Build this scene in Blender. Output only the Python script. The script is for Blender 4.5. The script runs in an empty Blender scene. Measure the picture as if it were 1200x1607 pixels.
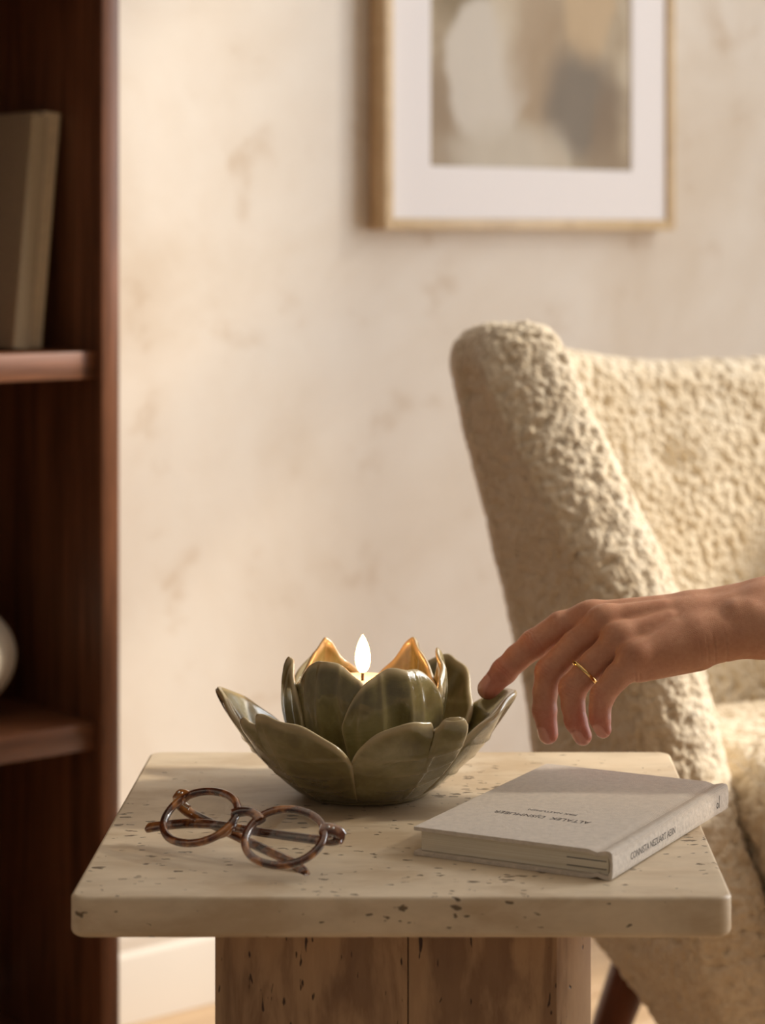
import bpy, bmesh, math, random
import numpy as np
from mathutils import Matrix, Vector

random.seed(7)
rng = np.random.default_rng(7)
scene = bpy.context.scene
COL = scene.collection

# ------------------------------------------------------------------ camera
FPX = 3715.0                      # focal length in pixels of the 1200 x 1607 frame
PX0, PY0 = 695.0, 370.0           # principal point (view camera with shifted lens)
CAM_Z = 0.95
cam_d = bpy.data.cameras.new('camera')
cam = bpy.data.objects.new('camera', cam_d); COL.objects.link(cam)
cam.location = (0, 0, CAM_Z); cam.rotation_euler = (math.radians(90), 0, 0)
cam_d.sensor_width = 36.0; cam_d.lens = FPX * 36.0 / 1607.0
cam_d.shift_x = (600.0 - PX0) / 1607.0
cam_d.shift_y = (PY0 - 803.5) / 1607.0
cam_d.dof.use_dof = True; cam_d.dof.focus_distance = 1.61; cam_d.dof.aperture_fstop = 6.0
cam_d.clip_start = 0.05
scene.camera = cam
scene.view_settings.view_transform = 'Standard'; scene.view_settings.look = 'None'
scene.view_settings.exposure = 0.10; scene.view_settings.gamma = 1.0
scene.view_settings.use_curve_mapping = False

# room axes: the back wall runs along TW, its normal into the room is NN
ANG = math.radians(40.0)
TW = np.array([math.cos(ANG), math.sin(ANG)]); NN = np.array([math.sin(ANG), -math.cos(ANG)])
P0 = np.array([-0.385, 2.869])
def W(t, n, z): q = P0 + t * TW + n * NN; return np.array([q[0], q[1], z])
ROOM_M = Matrix.Translation((P0[0], P0[1], 0)) @ Matrix.Rotation(ANG, 4, 'Z')   # local (t, -n, z)

# ------------------------------------------------------------------ world and daylight
world = bpy.data.worlds.new('world'); scene.world = world; world.use_nodes = True
bg = world.node_tree.nodes['Background']
bg.inputs[0].default_value = (1.0, 0.94, 0.88, 1); bg.inputs[1].default_value = 0.135

WT = 1.8                               # right wall stands at t = WT
WIN = (1.03, 2.84, 0.40, 2.75)          # window opening n0, n1, z0, z1
sun_d = bpy.data.lights.new('sun', 'SUN'); sun = bpy.data.objects.new('sun', sun_d); COL.objects.link(sun)
sun_d.energy = 3.9; sun_d.angle = math.radians(5.0); sun_d.color = (1.0, 0.91, 0.78)
SUN_FROM = Vector((0.93, 0.10, 0.59)).normalized()
sun.rotation_euler = SUN_FROM.to_track_quat('Z', 'Y').to_euler(); sun.location = (3.5, 2.6, 2.8)
sky_d = bpy.data.lights.new('window_daylight', 'AREA'); sky = bpy.data.objects.new('window_daylight', sky_d); COL.objects.link(sky)
sky_d.shape = 'RECTANGLE'; sky_d.size = WIN[1] - WIN[0]; sky_d.size_y = WIN[3] - WIN[2]
sky_d.energy = 66.0; sky_d.color = (0.95, 0.975, 1.0)
c = W(WT - 0.01, (WIN[0] + WIN[1]) / 2, (WIN[2] + WIN[3]) / 2)
sky.location = c
sky.rotation_euler = Vector((TW[0], TW[1], 0)).to_track_quat('Z', 'Y').to_euler()

# ------------------------------------------------------------------ helpers
def P(px, py, d):
    return np.array([(px - PX0) / FPX * d, d, CAM_Z - (py - PY0) / FPX * d])

def thing(name, label, cat, loc=(0, 0, 0), rotz=0.0, group=None):
    o = bpy.data.objects.new(name, None); COL.objects.link(o)
    o.empty_display_size = 0.05
    o.location = loc; o.rotation_euler = (0, 0, rotz)
    o['label'] = label; o['category'] = cat
    if group: o['group'] = group
    return o
def tag(o, label, cat, group=None):
    o['label'] = label; o['category'] = cat
    if group: o['group'] = group
    return o
def mesh(name, verts, faces, mat=None, smooth=True):
    me = bpy.data.meshes.new(name)
    me.from_pydata([tuple(map(float, v)) for v in verts], [], [tuple(map(int, f)) for f in faces])
    me.update()
    if smooth is True: me.polygons.foreach_set('use_smooth', [True] * len(me.polygons))
    if mat: me.materials.append(mat)
    return me
def fastmesh(name, verts, quads, mat=None):
    verts = np.asarray(verts, np.float32); quads = np.asarray(quads, np.int32)
    me = bpy.data.meshes.new(name)
    me.vertices.add(len(verts)); me.vertices.foreach_set('co', verts.ravel())
    me.loops.add(quads.size); me.loops.foreach_set('vertex_index', quads.ravel())
    me.polygons.add(len(quads)); me.polygons.foreach_set('loop_start', np.arange(0, quads.size, quads.shape[1], dtype=np.int32))
    me.polygons.foreach_set('use_smooth', np.ones(len(quads), bool))
    me.update(calc_edges=True); me.validate()
    if mat: me.materials.append(mat)
    return me
def obj(name, me, parent=None, loc=None, rot=None, label=None):
    o = bpy.data.objects.new(name, me); COL.objects.link(o)
    if parent: o.parent = parent
    if loc is not None: o.location = loc
    if rot is not None: o.rotation_euler = rot
    if label: o['label'] = label
    return o
def attr(me, name, vals):
    a = me.attributes.new(name, 'FLOAT', 'POINT'); a.data.foreach_set('value', np.asarray(vals, np.float32))
def struct(o): o['kind'] = 'structure'; return o

def box_mesh(name, lo, hi, mat, bevel=0.0, seg=2):
    bm = bmesh.new(); bmesh.ops.create_cube(bm, size=1.0)
    lo = np.array(lo, float); hi = np.array(hi, float)
    for v in bm.verts:
        for k in range(3): v.co[k] = lo[k] if v.co[k] < 0 else hi[k]
    if bevel > 0:
        bmesh.ops.bevel(bm, geom=list(bm.edges), offset=bevel, segments=seg, profile=0.5, affect='EDGES')
    me = bpy.data.meshes.new(name); bm.to_mesh(me); bm.free()
    me.polygons.foreach_set('use_smooth', [True] * len(me.polygons))
    me.set_sharp_from_angle(angle=math.radians(35))
    me.materials.append(mat); return me
def lathe(prof, n=64, a0=0.0):
    V = []; F = []
    m = len(prof)
    for i in range(n):
        a = 2 * math.pi * i / n + a0
        for r, z in prof: V.append((r * math.cos(a), r * math.sin(a), z))
    for i in range(n):
        j = (i + 1) % n
        for k in range(m - 1): F.append((i * m + k, j * m + k, j * m + k + 1, i * m + k + 1))
    return V, F
def catmull(pts, n):
    pts = np.array(pts, float); Q = np.vstack([2 * pts[0] - pts[1], pts, 2 * pts[-1] - pts[-2]])
    out = []
    segs = len(pts) - 1
    for u in np.linspace(0, segs, n):
        i = min(int(u), segs - 1); t = u - i
        a, b, c_, d = Q[i], Q[i + 1], Q[i + 2], Q[i + 3]
        out.append(0.5 * ((2 * b) + (c_ - a) * t + (2 * a - 5 * b + 4 * c_ - d) * t * t + (3 * b - 3 * c_ + d - a) * t ** 3))
    return np.array(out)
def sweep(path, widths, heights, up, closed=False, nprof=10, power=3.0, cap=True):
    """tube of superellipse section along a path; widths in the side direction, heights along up"""
    path = np.array(path, float); n = len(path); V = []; F = []
    up = np.array(up, float)
    for i in range(n):
        if closed: t = path[(i + 1) % n] - path[i - 1]
        else: t = path[min(i + 1, n - 1)] - path[max(i - 1, 0)]
        t /= np.linalg.norm(t); s = np.cross(t, up); s /= np.linalg.norm(s); u = np.cross(s, t)
        w = widths[i] if hasattr(widths, '__len__') else widths
        h = heights[i] if hasattr(heights, '__len__') else heights
        for k in range(nprof):
            a = 2 * math.pi * k / nprof + math.pi / nprof
            ca, sa = math.cos(a), math.sin(a)
            V.append(path[i] + s * (w / 2) * math.copysign(abs(ca) ** (2 / power), ca) + u * (h / 2) * math.copysign(abs(sa) ** (2 / power), sa))
    m = n if closed else n - 1
    for i in range(m):
        j = (i + 1) % n
        for k in range(nprof):
            l = (k + 1) % nprof
            F.append((i * nprof + k, i * nprof + l, j * nprof + l, j * nprof + k))
    if not closed and cap:
        F.append(tuple(range(nprof))); F.append(tuple((n - 1) * nprof + k for k in reversed(range(nprof))))
    return V, F
def merge(*parts):
    V = []; F = []
    for v, f in parts:
        o = len(V); V += [tuple(q) for q in v]; F += [tuple(i + o for i in g) for g in f]
    return V, F

def hash3(ix, iy, iz, seed):
    h = (ix.astype(np.int64) * 374761393 + iy.astype(np.int64) * 668265263 + iz.astype(np.int64) * 2147483647 + seed * 974634277) & 0xFFFFFFFF
    h = ((h ^ (h >> 13)) * 1274126177) & 0xFFFFFFFF
    h = ((h ^ (h >> 16)) * 2246822519) & 0xFFFFFFFF
    return ((h ^ (h >> 15)) & 0xFFFFFF) / float(0xFFFFFF)
def worley(p, scale):
    q = p / scale; b = np.floor(q).astype(np.int64); best = np.full(len(p), 9.0)
    for dx in (-1, 0, 1):
        for dy in (-1, 0, 1):
            for dz in (-1, 0, 1):
                cx, cy, cz = b[:, 0] + dx, b[:, 1] + dy, b[:, 2] + dz
                d = (cx + hash3(cx, cy, cz, 1) - q[:, 0]) ** 2 + (cy + hash3(cx, cy, cz, 2) - q[:, 1]) ** 2 + (cz + hash3(cx, cy, cz, 3) - q[:, 2]) ** 2
                best = np.minimum(best, d)
    return np.sqrt(best)
def vnoise(p, scale, seed=5):
    q = p / scale; b = np.floor(q).astype(np.int64); f = q - b; f = f * f * (3 - 2 * f); r = 0
    for dx in (0, 1):
        for dy in (0, 1):
            for dz in (0, 1):
                w = (f[:, 0] if dx else 1 - f[:, 0]) * (f[:, 1] if dy else 1 - f[:, 1]) * (f[:, 2] if dz else 1 - f[:, 2])
                r = r + w * hash3(b[:, 0] + dx, b[:, 1] + dy, b[:, 2] + dz, seed)
    return r

def vert_normals(V, Q):
    n_ = np.cross(V[Q[:, 2]] - V[Q[:, 0]], V[Q[:, 3]] - V[Q[:, 1]]); out = np.zeros_like(V)
    for k in range(4):
        for c_ in range(3): out[:, c_] += np.bincount(Q[:, k], n_[:, c_], len(V))
    return out / (np.linalg.norm(out, axis=1, keepdims=True) + 1e-12)

# ------------------------------------------------------------------ materials
class NT:
    def __init__(s, name):
        s.m = bpy.data.materials.new(name); s.m.use_nodes = True; s.t = s.m.node_tree; s.N = s.t.nodes; s.L = s.t.links
        s.b = s.N['Principled BSDF']; s.out = s.N['Material Output']
    def n(s, typ, **kw):
        x = s.N.new(typ)
        for k, v in kw.items():
            if k.startswith('i_'): x.inputs[int(k[2:]) if k[2:].isdigit() else k[2:]].default_value = v
            else: setattr(x, k, v)
        return x
    def l(s, a, b): s.L.new(a, b)
    def set(s, **kw):
        for k, v in kw.items(): s.b.inputs[k.replace('_', ' ')].default_value = v
        return s
    def coord(s, scale=(1, 1, 1), rot=(0, 0, 0), which='Object'):
        tc = s.n('ShaderNodeTexCoord'); mp = s.n('ShaderNodeMapping')
        mp.inputs['Scale'].default_value = scale; mp.inputs['Rotation'].default_value = rot
        s.l(tc.outputs[which], mp.inputs[0]); return mp.outputs[0]
    def noise(s, vec, scale, detail=4, rough=0.55, dist=0.0):
        x = s.n('ShaderNodeTexNoise'); x.inputs['Scale'].default_value = scale; x.inputs['Detail'].default_value = detail
        x.inputs['Roughness'].default_value = rough; x.inputs['Distortion'].default_value = dist; s.l(vec, x.inputs['Vector']); return x.outputs['Fac']
    def ramp(s, fac, stops, interp='LINEAR'):
        r = s.n('ShaderNodeValToRGB'); e = r.color_ramp.elements; r.color_ramp.interpolation = interp
        e[0].position, e[0].color = stops[0][0], col(stops[0][1]); e[1].position, e[1].color = stops[-1][0], col(stops[-1][1])
        for p_, c_ in stops[1:-1]:
            k = e.new(p_); k.color = col(c_)
        s.l(fac, r.inputs[0]); return r.outputs[0]
    def mix(s, fac, a, b, blend='MIX'):
        x = s.n('ShaderNodeMix', data_type='RGBA', blend_type=blend)
        for sock, v in ((x.inputs[0], fac), (x.inputs[6], a), (x.inputs[7], b)):
            if isinstance(v, (float, int)): sock.default_value = v
            elif isinstance(v, tuple): sock.default_value = col(v)
            else: s.l(v, sock)
        return x.outputs[2]
    def math(s, op, a, b=None, clamp=False):
        x = s.n('ShaderNodeMath', operation=op, use_clamp=clamp)
        for sock, v in zip(x.inputs, (a, b)):
            if v is None: continue
            if isinstance(v, (float, int)): sock.default_value = v
            else: s.l(v, sock)
        return x.outputs[0]
    def bump(s, h, strength=0.3, dist=0.002, prev=None):
        b = s.n('ShaderNodeBump'); b.inputs['Strength'].default_value = strength; b.inputs['Distance'].default_value = dist
        s.l(h, b.inputs['Height'])
        if prev is not None: s.l(prev, b.inputs['Normal'])
        return b.outputs[0]
def col(c_):
    if isinstance(c_, (float, int)): return (c_, c_, c_, 1)
    return tuple(c_) + (1,) if len(c_) == 3 else tuple(c_)
def srgb(r, g, b):
    f = lambda v: ((v / 255 + 0.055) / 1.055) ** 2.4 if v / 255 > 0.04045 else v / 255 / 12.92
    return (f(r), f(g), f(b))

def mat_plain(name, c_, rough=0.6, **kw):
    m = NT(name); m.set(Base_Color=col(c_), Roughness=rough, **kw); return m.m

def mat_plaster():
    m = NT('limewash_plaster'); v = m.coord()
    big = m.noise(v, 1.7, 5, 0.6, 0.6); fine = m.noise(v, 9.0, 6, 0.62, 0.3); grain = m.noise(v, 160.0, 2, 0.5)
    c1 = m.ramp(big, [(0.36, srgb(220, 209, 195)), (0.5, srgb(230, 223, 214)), (0.66, srgb(234, 230, 224))])
    c2 = m.ramp(fine, [(0.28, srgb(216, 198, 176)), (0.42, srgb(244, 239, 232)), (0.7, srgb(250, 247, 242))])
    cc = m.mix(0.7, c1, c2, 'MULTIPLY')
    m.l(cc, m.b.inputs['Base Color']); m.set(Roughness=0.9)
    m.l(m.bump(m.math('ADD', fine, m.math('MULTIPLY', grain, 0.25)), 0.25, 0.004), m.b.inputs['Normal'])
    return m.m
def mat_travertine(name, stretch, base, vein, pit_amt=0.6, pit_scale=215.0, band_scale=22.0):
    m = NT(name); v = m.coord(stretch)
    vo = m.coord()
    band = m.noise(v, band_scale, 5, 0.6, 0.35); cloud = m.noise(vo, 11.0, 5, 0.6, 0.5); fine = m.noise(v, 110.0, 3, 0.6)
    cc = m.ramp(band, [(0.40, vein), (0.51, base), (0.60, tuple(min(1, k * 1.16) for k in base))])
    cc = m.mix(0.32, cc, m.ramp(cloud, [(0.3, tuple(k * 0.80 for k in base)), (0.65, tuple(min(1, k * 1.15) for k in base))]))
    cc = m.mix(0.2, cc, m.ramp(fine, [(0.3, vein), (0.6, base)]))
    # pits: cells stretched along the bedding, only some of them open
    vor = m.n('ShaderNodeTexVoronoi'); vor.inputs['Scale'].default_value = pit_scale; vor.inputs['Randomness'].default_value = 1.0
    wob = m.n('ShaderNodeVectorMath', operation='ADD'); nz = m.n('ShaderNodeTexNoise'); nz.inputs['Scale'].default_value = 300.0
    m.l(v, nz.inputs['Vector']); sc = m.n('ShaderNodeVectorMath', operation='SCALE'); sc.inputs['Scale'].default_value = 0.006
    m.l(nz.outputs['Color'], sc.inputs[0]); m.l(v, wob.inputs[0]); m.l(sc.outputs[0], wob.inputs[1]); m.l(wob.outputs[0], vor.inputs['Vector'])
    sel = m.n('ShaderNodeSeparateColor'); m.l(vor.outputs['Color'], sel.inputs[0])
    size = m.math('MULTIPLY', m.math('SUBTRACT', sel.outputs[0], 1.0 - pit_amt), 1.05)
    zone = m.math('MULTIPLY', m.math('SUBTRACT', m.noise(v, 14.0, 2), 0.31), 2.6)
    size = m.math('MULTIPLY', size, m.math('MAXIMUM', zone, 0.0))
    pit = m.math('MULTIPLY', m.math('SUBTRACT', size, vor.outputs['Distance']), 14.0, True)
    pit = m.math('MINIMUM', m.math('MAXIMUM', pit, 0.0), 1.0)
    cc = m.mix(pit, cc, tuple(k * 0.36 for k in vein))
    m.l(cc, m.b.inputs['Base Color']); m.set(Roughness=0.42)
    h = m.math('SUBTRACT', m.math('MULTIPLY', fine, 0.06), pit)
    m.l(m.bump(h, 0.7, 0.0016), m.b.inputs['Normal'])
    return m.m
def mat_wood(name, dark, light, stretch=(1, 1, 0.06), scale=38.0, rough=0.42):
    m = NT(name); v = m.coord(stretch)
    g = m.noise(v, scale, 6, 0.6, 0.8); f = m.noise(v, scale * 6, 3, 0.6)
    cc = m.ramp(g, [(0.32, dark), (0.66, light)])
    cc = m.mix(0.35, cc, m.ramp(f, [(0.35, dark), (0.65, light)]))
    m.l(cc, m.b.inputs['Base Color']); m.set(Roughness=rough)
    m.l(m.bump(f, 0.12, 0.001), m.b.inputs['Normal']); return m.m
def mat_boucle():
    m = NT('cream_boucle'); v = m.coord()
    a = m.noise(v, 160.0, 3, 0.6); b_ = m.noise(v, 30.0, 3)
    cc = m.mix(0.5, m.ramp(a, [(0.3, srgb(214, 190, 152)), (0.65, srgb(243, 230, 206))]), m.ramp(b_, [(0.3, srgb(222, 202, 170)), (0.7, srgb(244, 232, 210))]))
    m.l(cc, m.b.inputs['Base Color']); m.set(Roughness=0.95, Sheen_Weight=0.35, Sheen_Roughness=0.6)
    vo = m.n('ShaderNodeTexVoronoi'); vo.inputs['Scale'].default_value = 210.0; m.l(v, vo.inputs['Vector'])
    hgt = m.math('SUBTRACT', m.math('MULTIPLY', a, 0.5), vo.outputs['Distance'])
    m.l(m.bump(hgt, 0.6, 0.003), m.b.inputs['Normal']); return m.m
def mat_glaze():
    m = NT('olive_crackle_glaze'); v = m.coord()
    n1 = m.noise(v, 26.0, 4, 0.6, 0.4); n2 = m.noise(v, 9.0, 3)
    cc = m.ramp(n1, [(0.32, srgb(82, 70, 34)), (0.5, srgb(126, 114, 68)), (0.66, srgb(164, 152, 108))])
    cc = m.mix(0.4, cc, m.ramp(n2, [(0.3, srgb(100, 86, 50)), (0.7, srgb(136, 128, 88))]))
    at = m.n('ShaderNodeAttribute', attribute_name='edge')
    cc = m.mix(at.outputs['Fac'], cc, srgb(188, 168, 128))
    m.l(cc, m.b.inputs['Base Color'])
    m.set(Roughness=0.22, Coat_Weight=0.9, Coat_Roughness=0.06, Coat_IOR=1.55)
    vor = m.n('ShaderNodeTexVoronoi', feature='DISTANCE_TO_EDGE'); vor.inputs['Scale'].default_value = 420.0; m.l(v, vor.inputs['Vector'])
    cr = m.math('MINIMUM', vor.outputs['Distance'], 0.08)
    m.l(m.bump(cr, 0.16, 0.002, m.bump(n1, 0.25, 0.004)), m.b.inputs['Normal']); return m.m
def mat_tortoise():
    m = NT('tortoiseshell_acetate'); v = m.coord()
    n1 = m.noise(v, 75.0, 2, 0.5, 0.7); n2 = m.noise(v, 190.0, 2)
    cc = m.ramp(n1, [(0.40, srgb(34, 12, 6)), (0.52, srgb(98, 46, 20)), (0.68, srgb(202, 134, 68))])
    cc = m.mix(0.2, cc, m.ramp(n2, [(0.4, srgb(50, 20, 10)), (0.6, srgb(150, 84, 42))]))
    m.l(cc, m.b.inputs['Base Color']); m.set(Roughness=0.16, Coat_Weight=0.6, Coat_Roughness=0.05, Transmission_Weight=0.15); return m.m
def mat_thin_glass(name, gloss=0.08):
    m = NT(name); tr = m.n('ShaderNodeBsdfTransparent'); gl = m.n('ShaderNodeBsdfGlossy'); gl.inputs['Roughness'].default_value = 0.02
    mx = m.n('ShaderNodeMixShader'); fr = m.n('ShaderNodeFresnel'); fr.inputs['IOR'].default_value = 1.5
    tr.inputs[0].default_value = (0.96, 0.95, 0.93, 1)
    mx.inputs[0].default_value = gloss; m.l(tr.outputs[0], mx.inputs[1]); m.l(gl.outputs[0], mx.inputs[2])
    m.l(mx.outputs[0], m.out.inputs[0]); return m.m
def mat_linen(name, c_):
    m = NT(name); v = m.coord()
    w1 = m.n('ShaderNodeTexWave', bands_direction='X'); w1.inputs['Scale'].default_value = 330.0; w1.inputs['Distortion'].default_value = 1.2
    w2 = m.n('ShaderNodeTexWave', bands_direction='Y'); w2.inputs['Scale'].default_value = 330.0; w2.inputs['Distortion'].default_value = 1.2
    m.l(v, w1.inputs[0]); m.l(v, w2.inputs[0]); n = m.noise(v, 260.0, 3)
    h = m.math('ADD', m.math('MULTIPLY', w1.outputs['Fac'], w2.outputs['Fac']), n)
    cc = m.ramp(h, [(0.35, tuple(k * 0.80 for k in c_)), (1.0, tuple(min(1, k * 1.1) for k in c_))])
    m.l(cc, m.b.inputs['Base Color']); m.set(Roughness=0.85, Sheen_Weight=0.1)
    m.l(m.bump(h, 0.6, 0.0010), m.b.inputs['Normal']); return m.m
def mat_pages():
    m = NT('page_edges'); v = m.coord((1, 1, 1))
    w = m.n('ShaderNodeTexNoise'); w.inputs['Scale'].default_value = 1.0; mp = m.coord((6, 6, 2600)); m.l(mp, w.inputs['Vector'])
    cc = m.ramp(w.outputs['Fac'], [(0.3, srgb(222, 208, 180)), (0.7, srgb(250, 242, 224))])
    m.l(cc, m.b.inputs['Base Color']); m.set(Roughness=0.9); m.l(m.bump(w.outputs['Fac'], 0.3, 0.0006), m.b.inputs['Normal']); return m.m
def mat_skin():
    m = NT('skin'); v = m.coord()
    red = m.n('ShaderNodeAttribute', attribute_name='red'); nail = m.n('ShaderNodeAttribute', attribute_name='nail')
    n1 = m.noise(v, 38.0, 4, 0.6); n2 = m.noise(v, 320.0, 3)
    base = m.ramp(n1, [(0.3, srgb(184, 128, 98)), (0.7, srgb(206, 152, 120))])
    base = m.mix(m.math('MULTIPLY', red.outputs['Fac'], 0.75), base, srgb(196, 104, 82))
    base = m.mix(0.15, base, m.ramp(n2, [(0.3, srgb(170, 110, 82)), (0.7, srgb(222, 176, 146))]))
    base = m.mix(m.math('MULTIPLY', nail.outputs['Fac'], 0.8), base, srgb(222, 160, 138))
    m.l(base, m.b.inputs['Base Color'])
    m.l(m.math('SUBTRACT', 0.48, m.math('MULTIPLY', nail.outputs['Fac'], 0.24)), m.b.inputs['Roughness'])
    m.set(Subsurface_Weight=0.22, Subsurface_Scale=0.006); m.b.inputs['Subsurface Radius'].default_value = (1.0, 0.35, 0.2)
    vor = m.n('ShaderNodeTexVoronoi', feature='DISTANCE_TO_EDGE'); vor.inputs['Scale'].default_value = 780.0; m.l(v, vor.inputs['Vector'])
    sm = m.math('MULTIPLY', m.math('SUBTRACT', 1.0, nail.outputs['Fac']), 0.22)
    b = m.n('ShaderNodeBump'); b.inputs['Distance'].default_value = 0.0008; m.l(vor.outputs['Distance'], b.inputs['Height']); m.l(sm, b.inputs['Strength'])
    m.l(b.outputs[0], m.b.inputs['Normal']); return m.m
def mat_emit(name, c_, s_):
    m = NT(name); e = m.n('ShaderNodeEmission'); e.inputs[0].default_value = col(c_); e.inputs[1].default_value = s_
    m.l(e.outputs[0], m.out.inputs[0]); return m.m
def mat_art():
    m = NT('abstract_painting'); tc = m.n('ShaderNodeTexCoord')
    nz = m.n('ShaderNodeTexNoise'); nz.inputs['Scale'].default_value = 14.0; nz.inputs['Detail'].default_value = 3.0; m.l(tc.outputs['Object'], nz.inputs['Vector'])
    sb = m.n('ShaderNodeVectorMath', operation='SUBTRACT'); sb.inputs[1].default_value = (0.5, 0.5, 0.5); m.l(nz.outputs['Color'], sb.inputs[0])
    sc = m.n('ShaderNodeVectorMath', operation='SCALE'); sc.inputs['Scale'].default_value = 0.045; m.l(sb.outputs[0], sc.inputs[0])
    ad = m.n('ShaderNodeVectorMath', operation='ADD'); m.l(tc.outputs['Object'], ad.inputs[0]); m.l(sc.outputs[0], ad.inputs[1])
    vec = ad.outputs[0]
    mp = m.coord((1, 1, 0.35)); streak = m.noise(mp, 26.0, 4, 0.6, 0.4)
    cur = m.ramp(streak, [(0.3, srgb(150, 132, 108)), (0.55, srgb(178, 162, 138)), (0.75, srgb(202, 190, 170))])
    def ell(cx, cz, rx, rz, soft, color, op=0.9):
        nonlocal cur
        s_ = m.n('ShaderNodeVectorMath', operation='SUBTRACT'); s_.inputs[1].default_value = (cx, 0, cz); m.l(vec, s_.inputs[0])
        d = m.n('ShaderNodeVectorMath', operation='DIVIDE'); d.inputs[1].default_value = (rx, 1e3, rz); m.l(s_.outputs[0], d.inputs[0])
        ln = m.n('ShaderNodeVectorMath', operation='LENGTH'); m.l(d.outputs[0], ln.inputs[0])
        mr = m.n('ShaderNodeMapRange', interpolation_type='SMOOTHSTEP'); mr.inputs[1].default_value = 1 - soft; mr.inputs[2].default_value = 1 + soft
        mr.inputs[3].default_value = op; mr.inputs[4].default_value = 0.0; m.l(ln.outputs['Value'], mr.inputs[0])
        cur = m.mix(mr.outputs[0], cur, color)
    # object coords: x from -0.187..0.187, z from 0 (lower edge) up
    ell(-0.13, 0.30, 0.09, 0.10, 0.25, srgb(134, 118, 92))
    ell(-0.155, 0.06, 0.05, 0.09, 0.5, srgb(148, 128, 106), 0.7)
    ell(-0.085, 0.135, 0.075, 0.10, 0.12, srgb(206, 197, 184))
    ell(-0.03, 0.34, 0.055, 0.20, 0.25, srgb(198, 184, 162))
    ell(0.01, 0.16, 0.05, 0.12, 0.5, srgb(164, 142, 116), 0.8)
    ell(-0.06, 0.02, 0.09, 0.045, 0.4, srgb(196, 186, 170), 0.8)
    ell(0.105, 0.25, 0.05, 0.10, 0.2, srgb(190, 166, 134))
    ell(0.09, 0.09, 0.07, 0.075, 0.4, srgb(122, 112, 100), 0.9)
    ell(0.14, 0.03, 0.03, 0.10, 0.6, srgb(134, 114, 92), 0.7)
    ell(0.03, 0.02, 0.035, 0.04, 0.5, srgb(198, 186, 168), 0.6)
    m.l(cur, m.b.inputs['Base Color']); m.set(Roughness=0.8); return m.m

M = {}
M['plaster'] = mat_plaster()
M['ceiling'] = mat_plain('ceiling_paint', srgb(236, 230, 220), 0.9)
M['white_paint'] = mat_plain('white_trim_paint', srgb(218, 211, 202), 0.5)
M['oak'] = mat_wood('oak_floor', srgb(184, 152, 116), srgb(216, 188, 152), (0.07, 1, 1), 30.0, 0.4)
M['walnut'] = mat_wood('walnut', srgb(66, 38, 23), srgb(148, 96, 66), (1, 1, 0.05), 34.0, 0.42)
M['walnut_shelf'] = mat_wood('walnut_shelf', srgb(66, 38, 23), srgb(148, 96, 66), (0.05, 1, 1), 34.0, 0.42)
M['leg_wood'] = mat_wood('leg_walnut', srgb(60, 26, 12), srgb(112, 58, 32), (1, 1, 0.08), 40.0, 0.4)
M['trav_top'] = mat_travertine('travertine_top', (0.45, 0.85, 1.0), srgb(218, 200, 173), srgb(190, 164, 130), 0.60)
M['trav_base'] = mat_travertine('travertine_pedestal', (1.0, 1.0, 0.22), srgb(186, 152, 116), srgb(118, 82, 54), 0.48, 280.0, 40.0)
M['boucle'] = mat_boucle()
M['glaze'] = mat_glaze()
M['tortoise'] = mat_tortoise()
M['lens'] = mat_thin_glass('spectacle_lens', 0.06)
M['pane'] = mat_thin_glass('window_pane', 0.05)
M['metal'] = mat_plain('silver_metal', (0.78, 0.76, 0.72), 0.22, Metallic=1.0)
M['gold'] = mat_plain('polished_gold', (0.92, 0.62, 0.24), 0.12, Metallic=1.0)
M['linen'] = mat_linen('linen_cover', srgb(230, 217, 201))
M['pages'] = mat_pages()
M['ink'] = mat_plain('dark_print', srgb(58, 48, 42), 0.7)
M['endpaper'] = mat_plain('grey_band', srgb(120, 112, 104), 0.8)
M['skin'] = mat_skin()
M['wax'] = mat_plain('ivory_wax', srgb(244, 226, 200), 0.4, Subsurface_Weight=0.3, Subsurface_Scale=0.01)
M['wick'] = mat_plain('burnt_wick', srgb(40, 24, 18), 0.8)
M['flame'] = mat_emit('flame_glow', (1.0, 0.44, 0.13), 42.0)
M['frame_wood'] = mat_wood('light_ash_frame', srgb(188, 160, 120), srgb(212, 186, 146), (1, 1, 1), 20.0, 0.4)
M['mat_board'] = mat_plain('white_mat_board', srgb(236, 230, 228), 0.85)
M['art'] = mat_art()
M['vase'] = mat_plain('white_ceramic', srgb(226, 216, 200), 0.35)
M['cloth_olive'] = mat_linen('olive_grey_cloth', srgb(188, 168, 136))
M['cloth_sand'] = mat_linen('sand_cloth', srgb(238, 216, 178))

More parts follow.
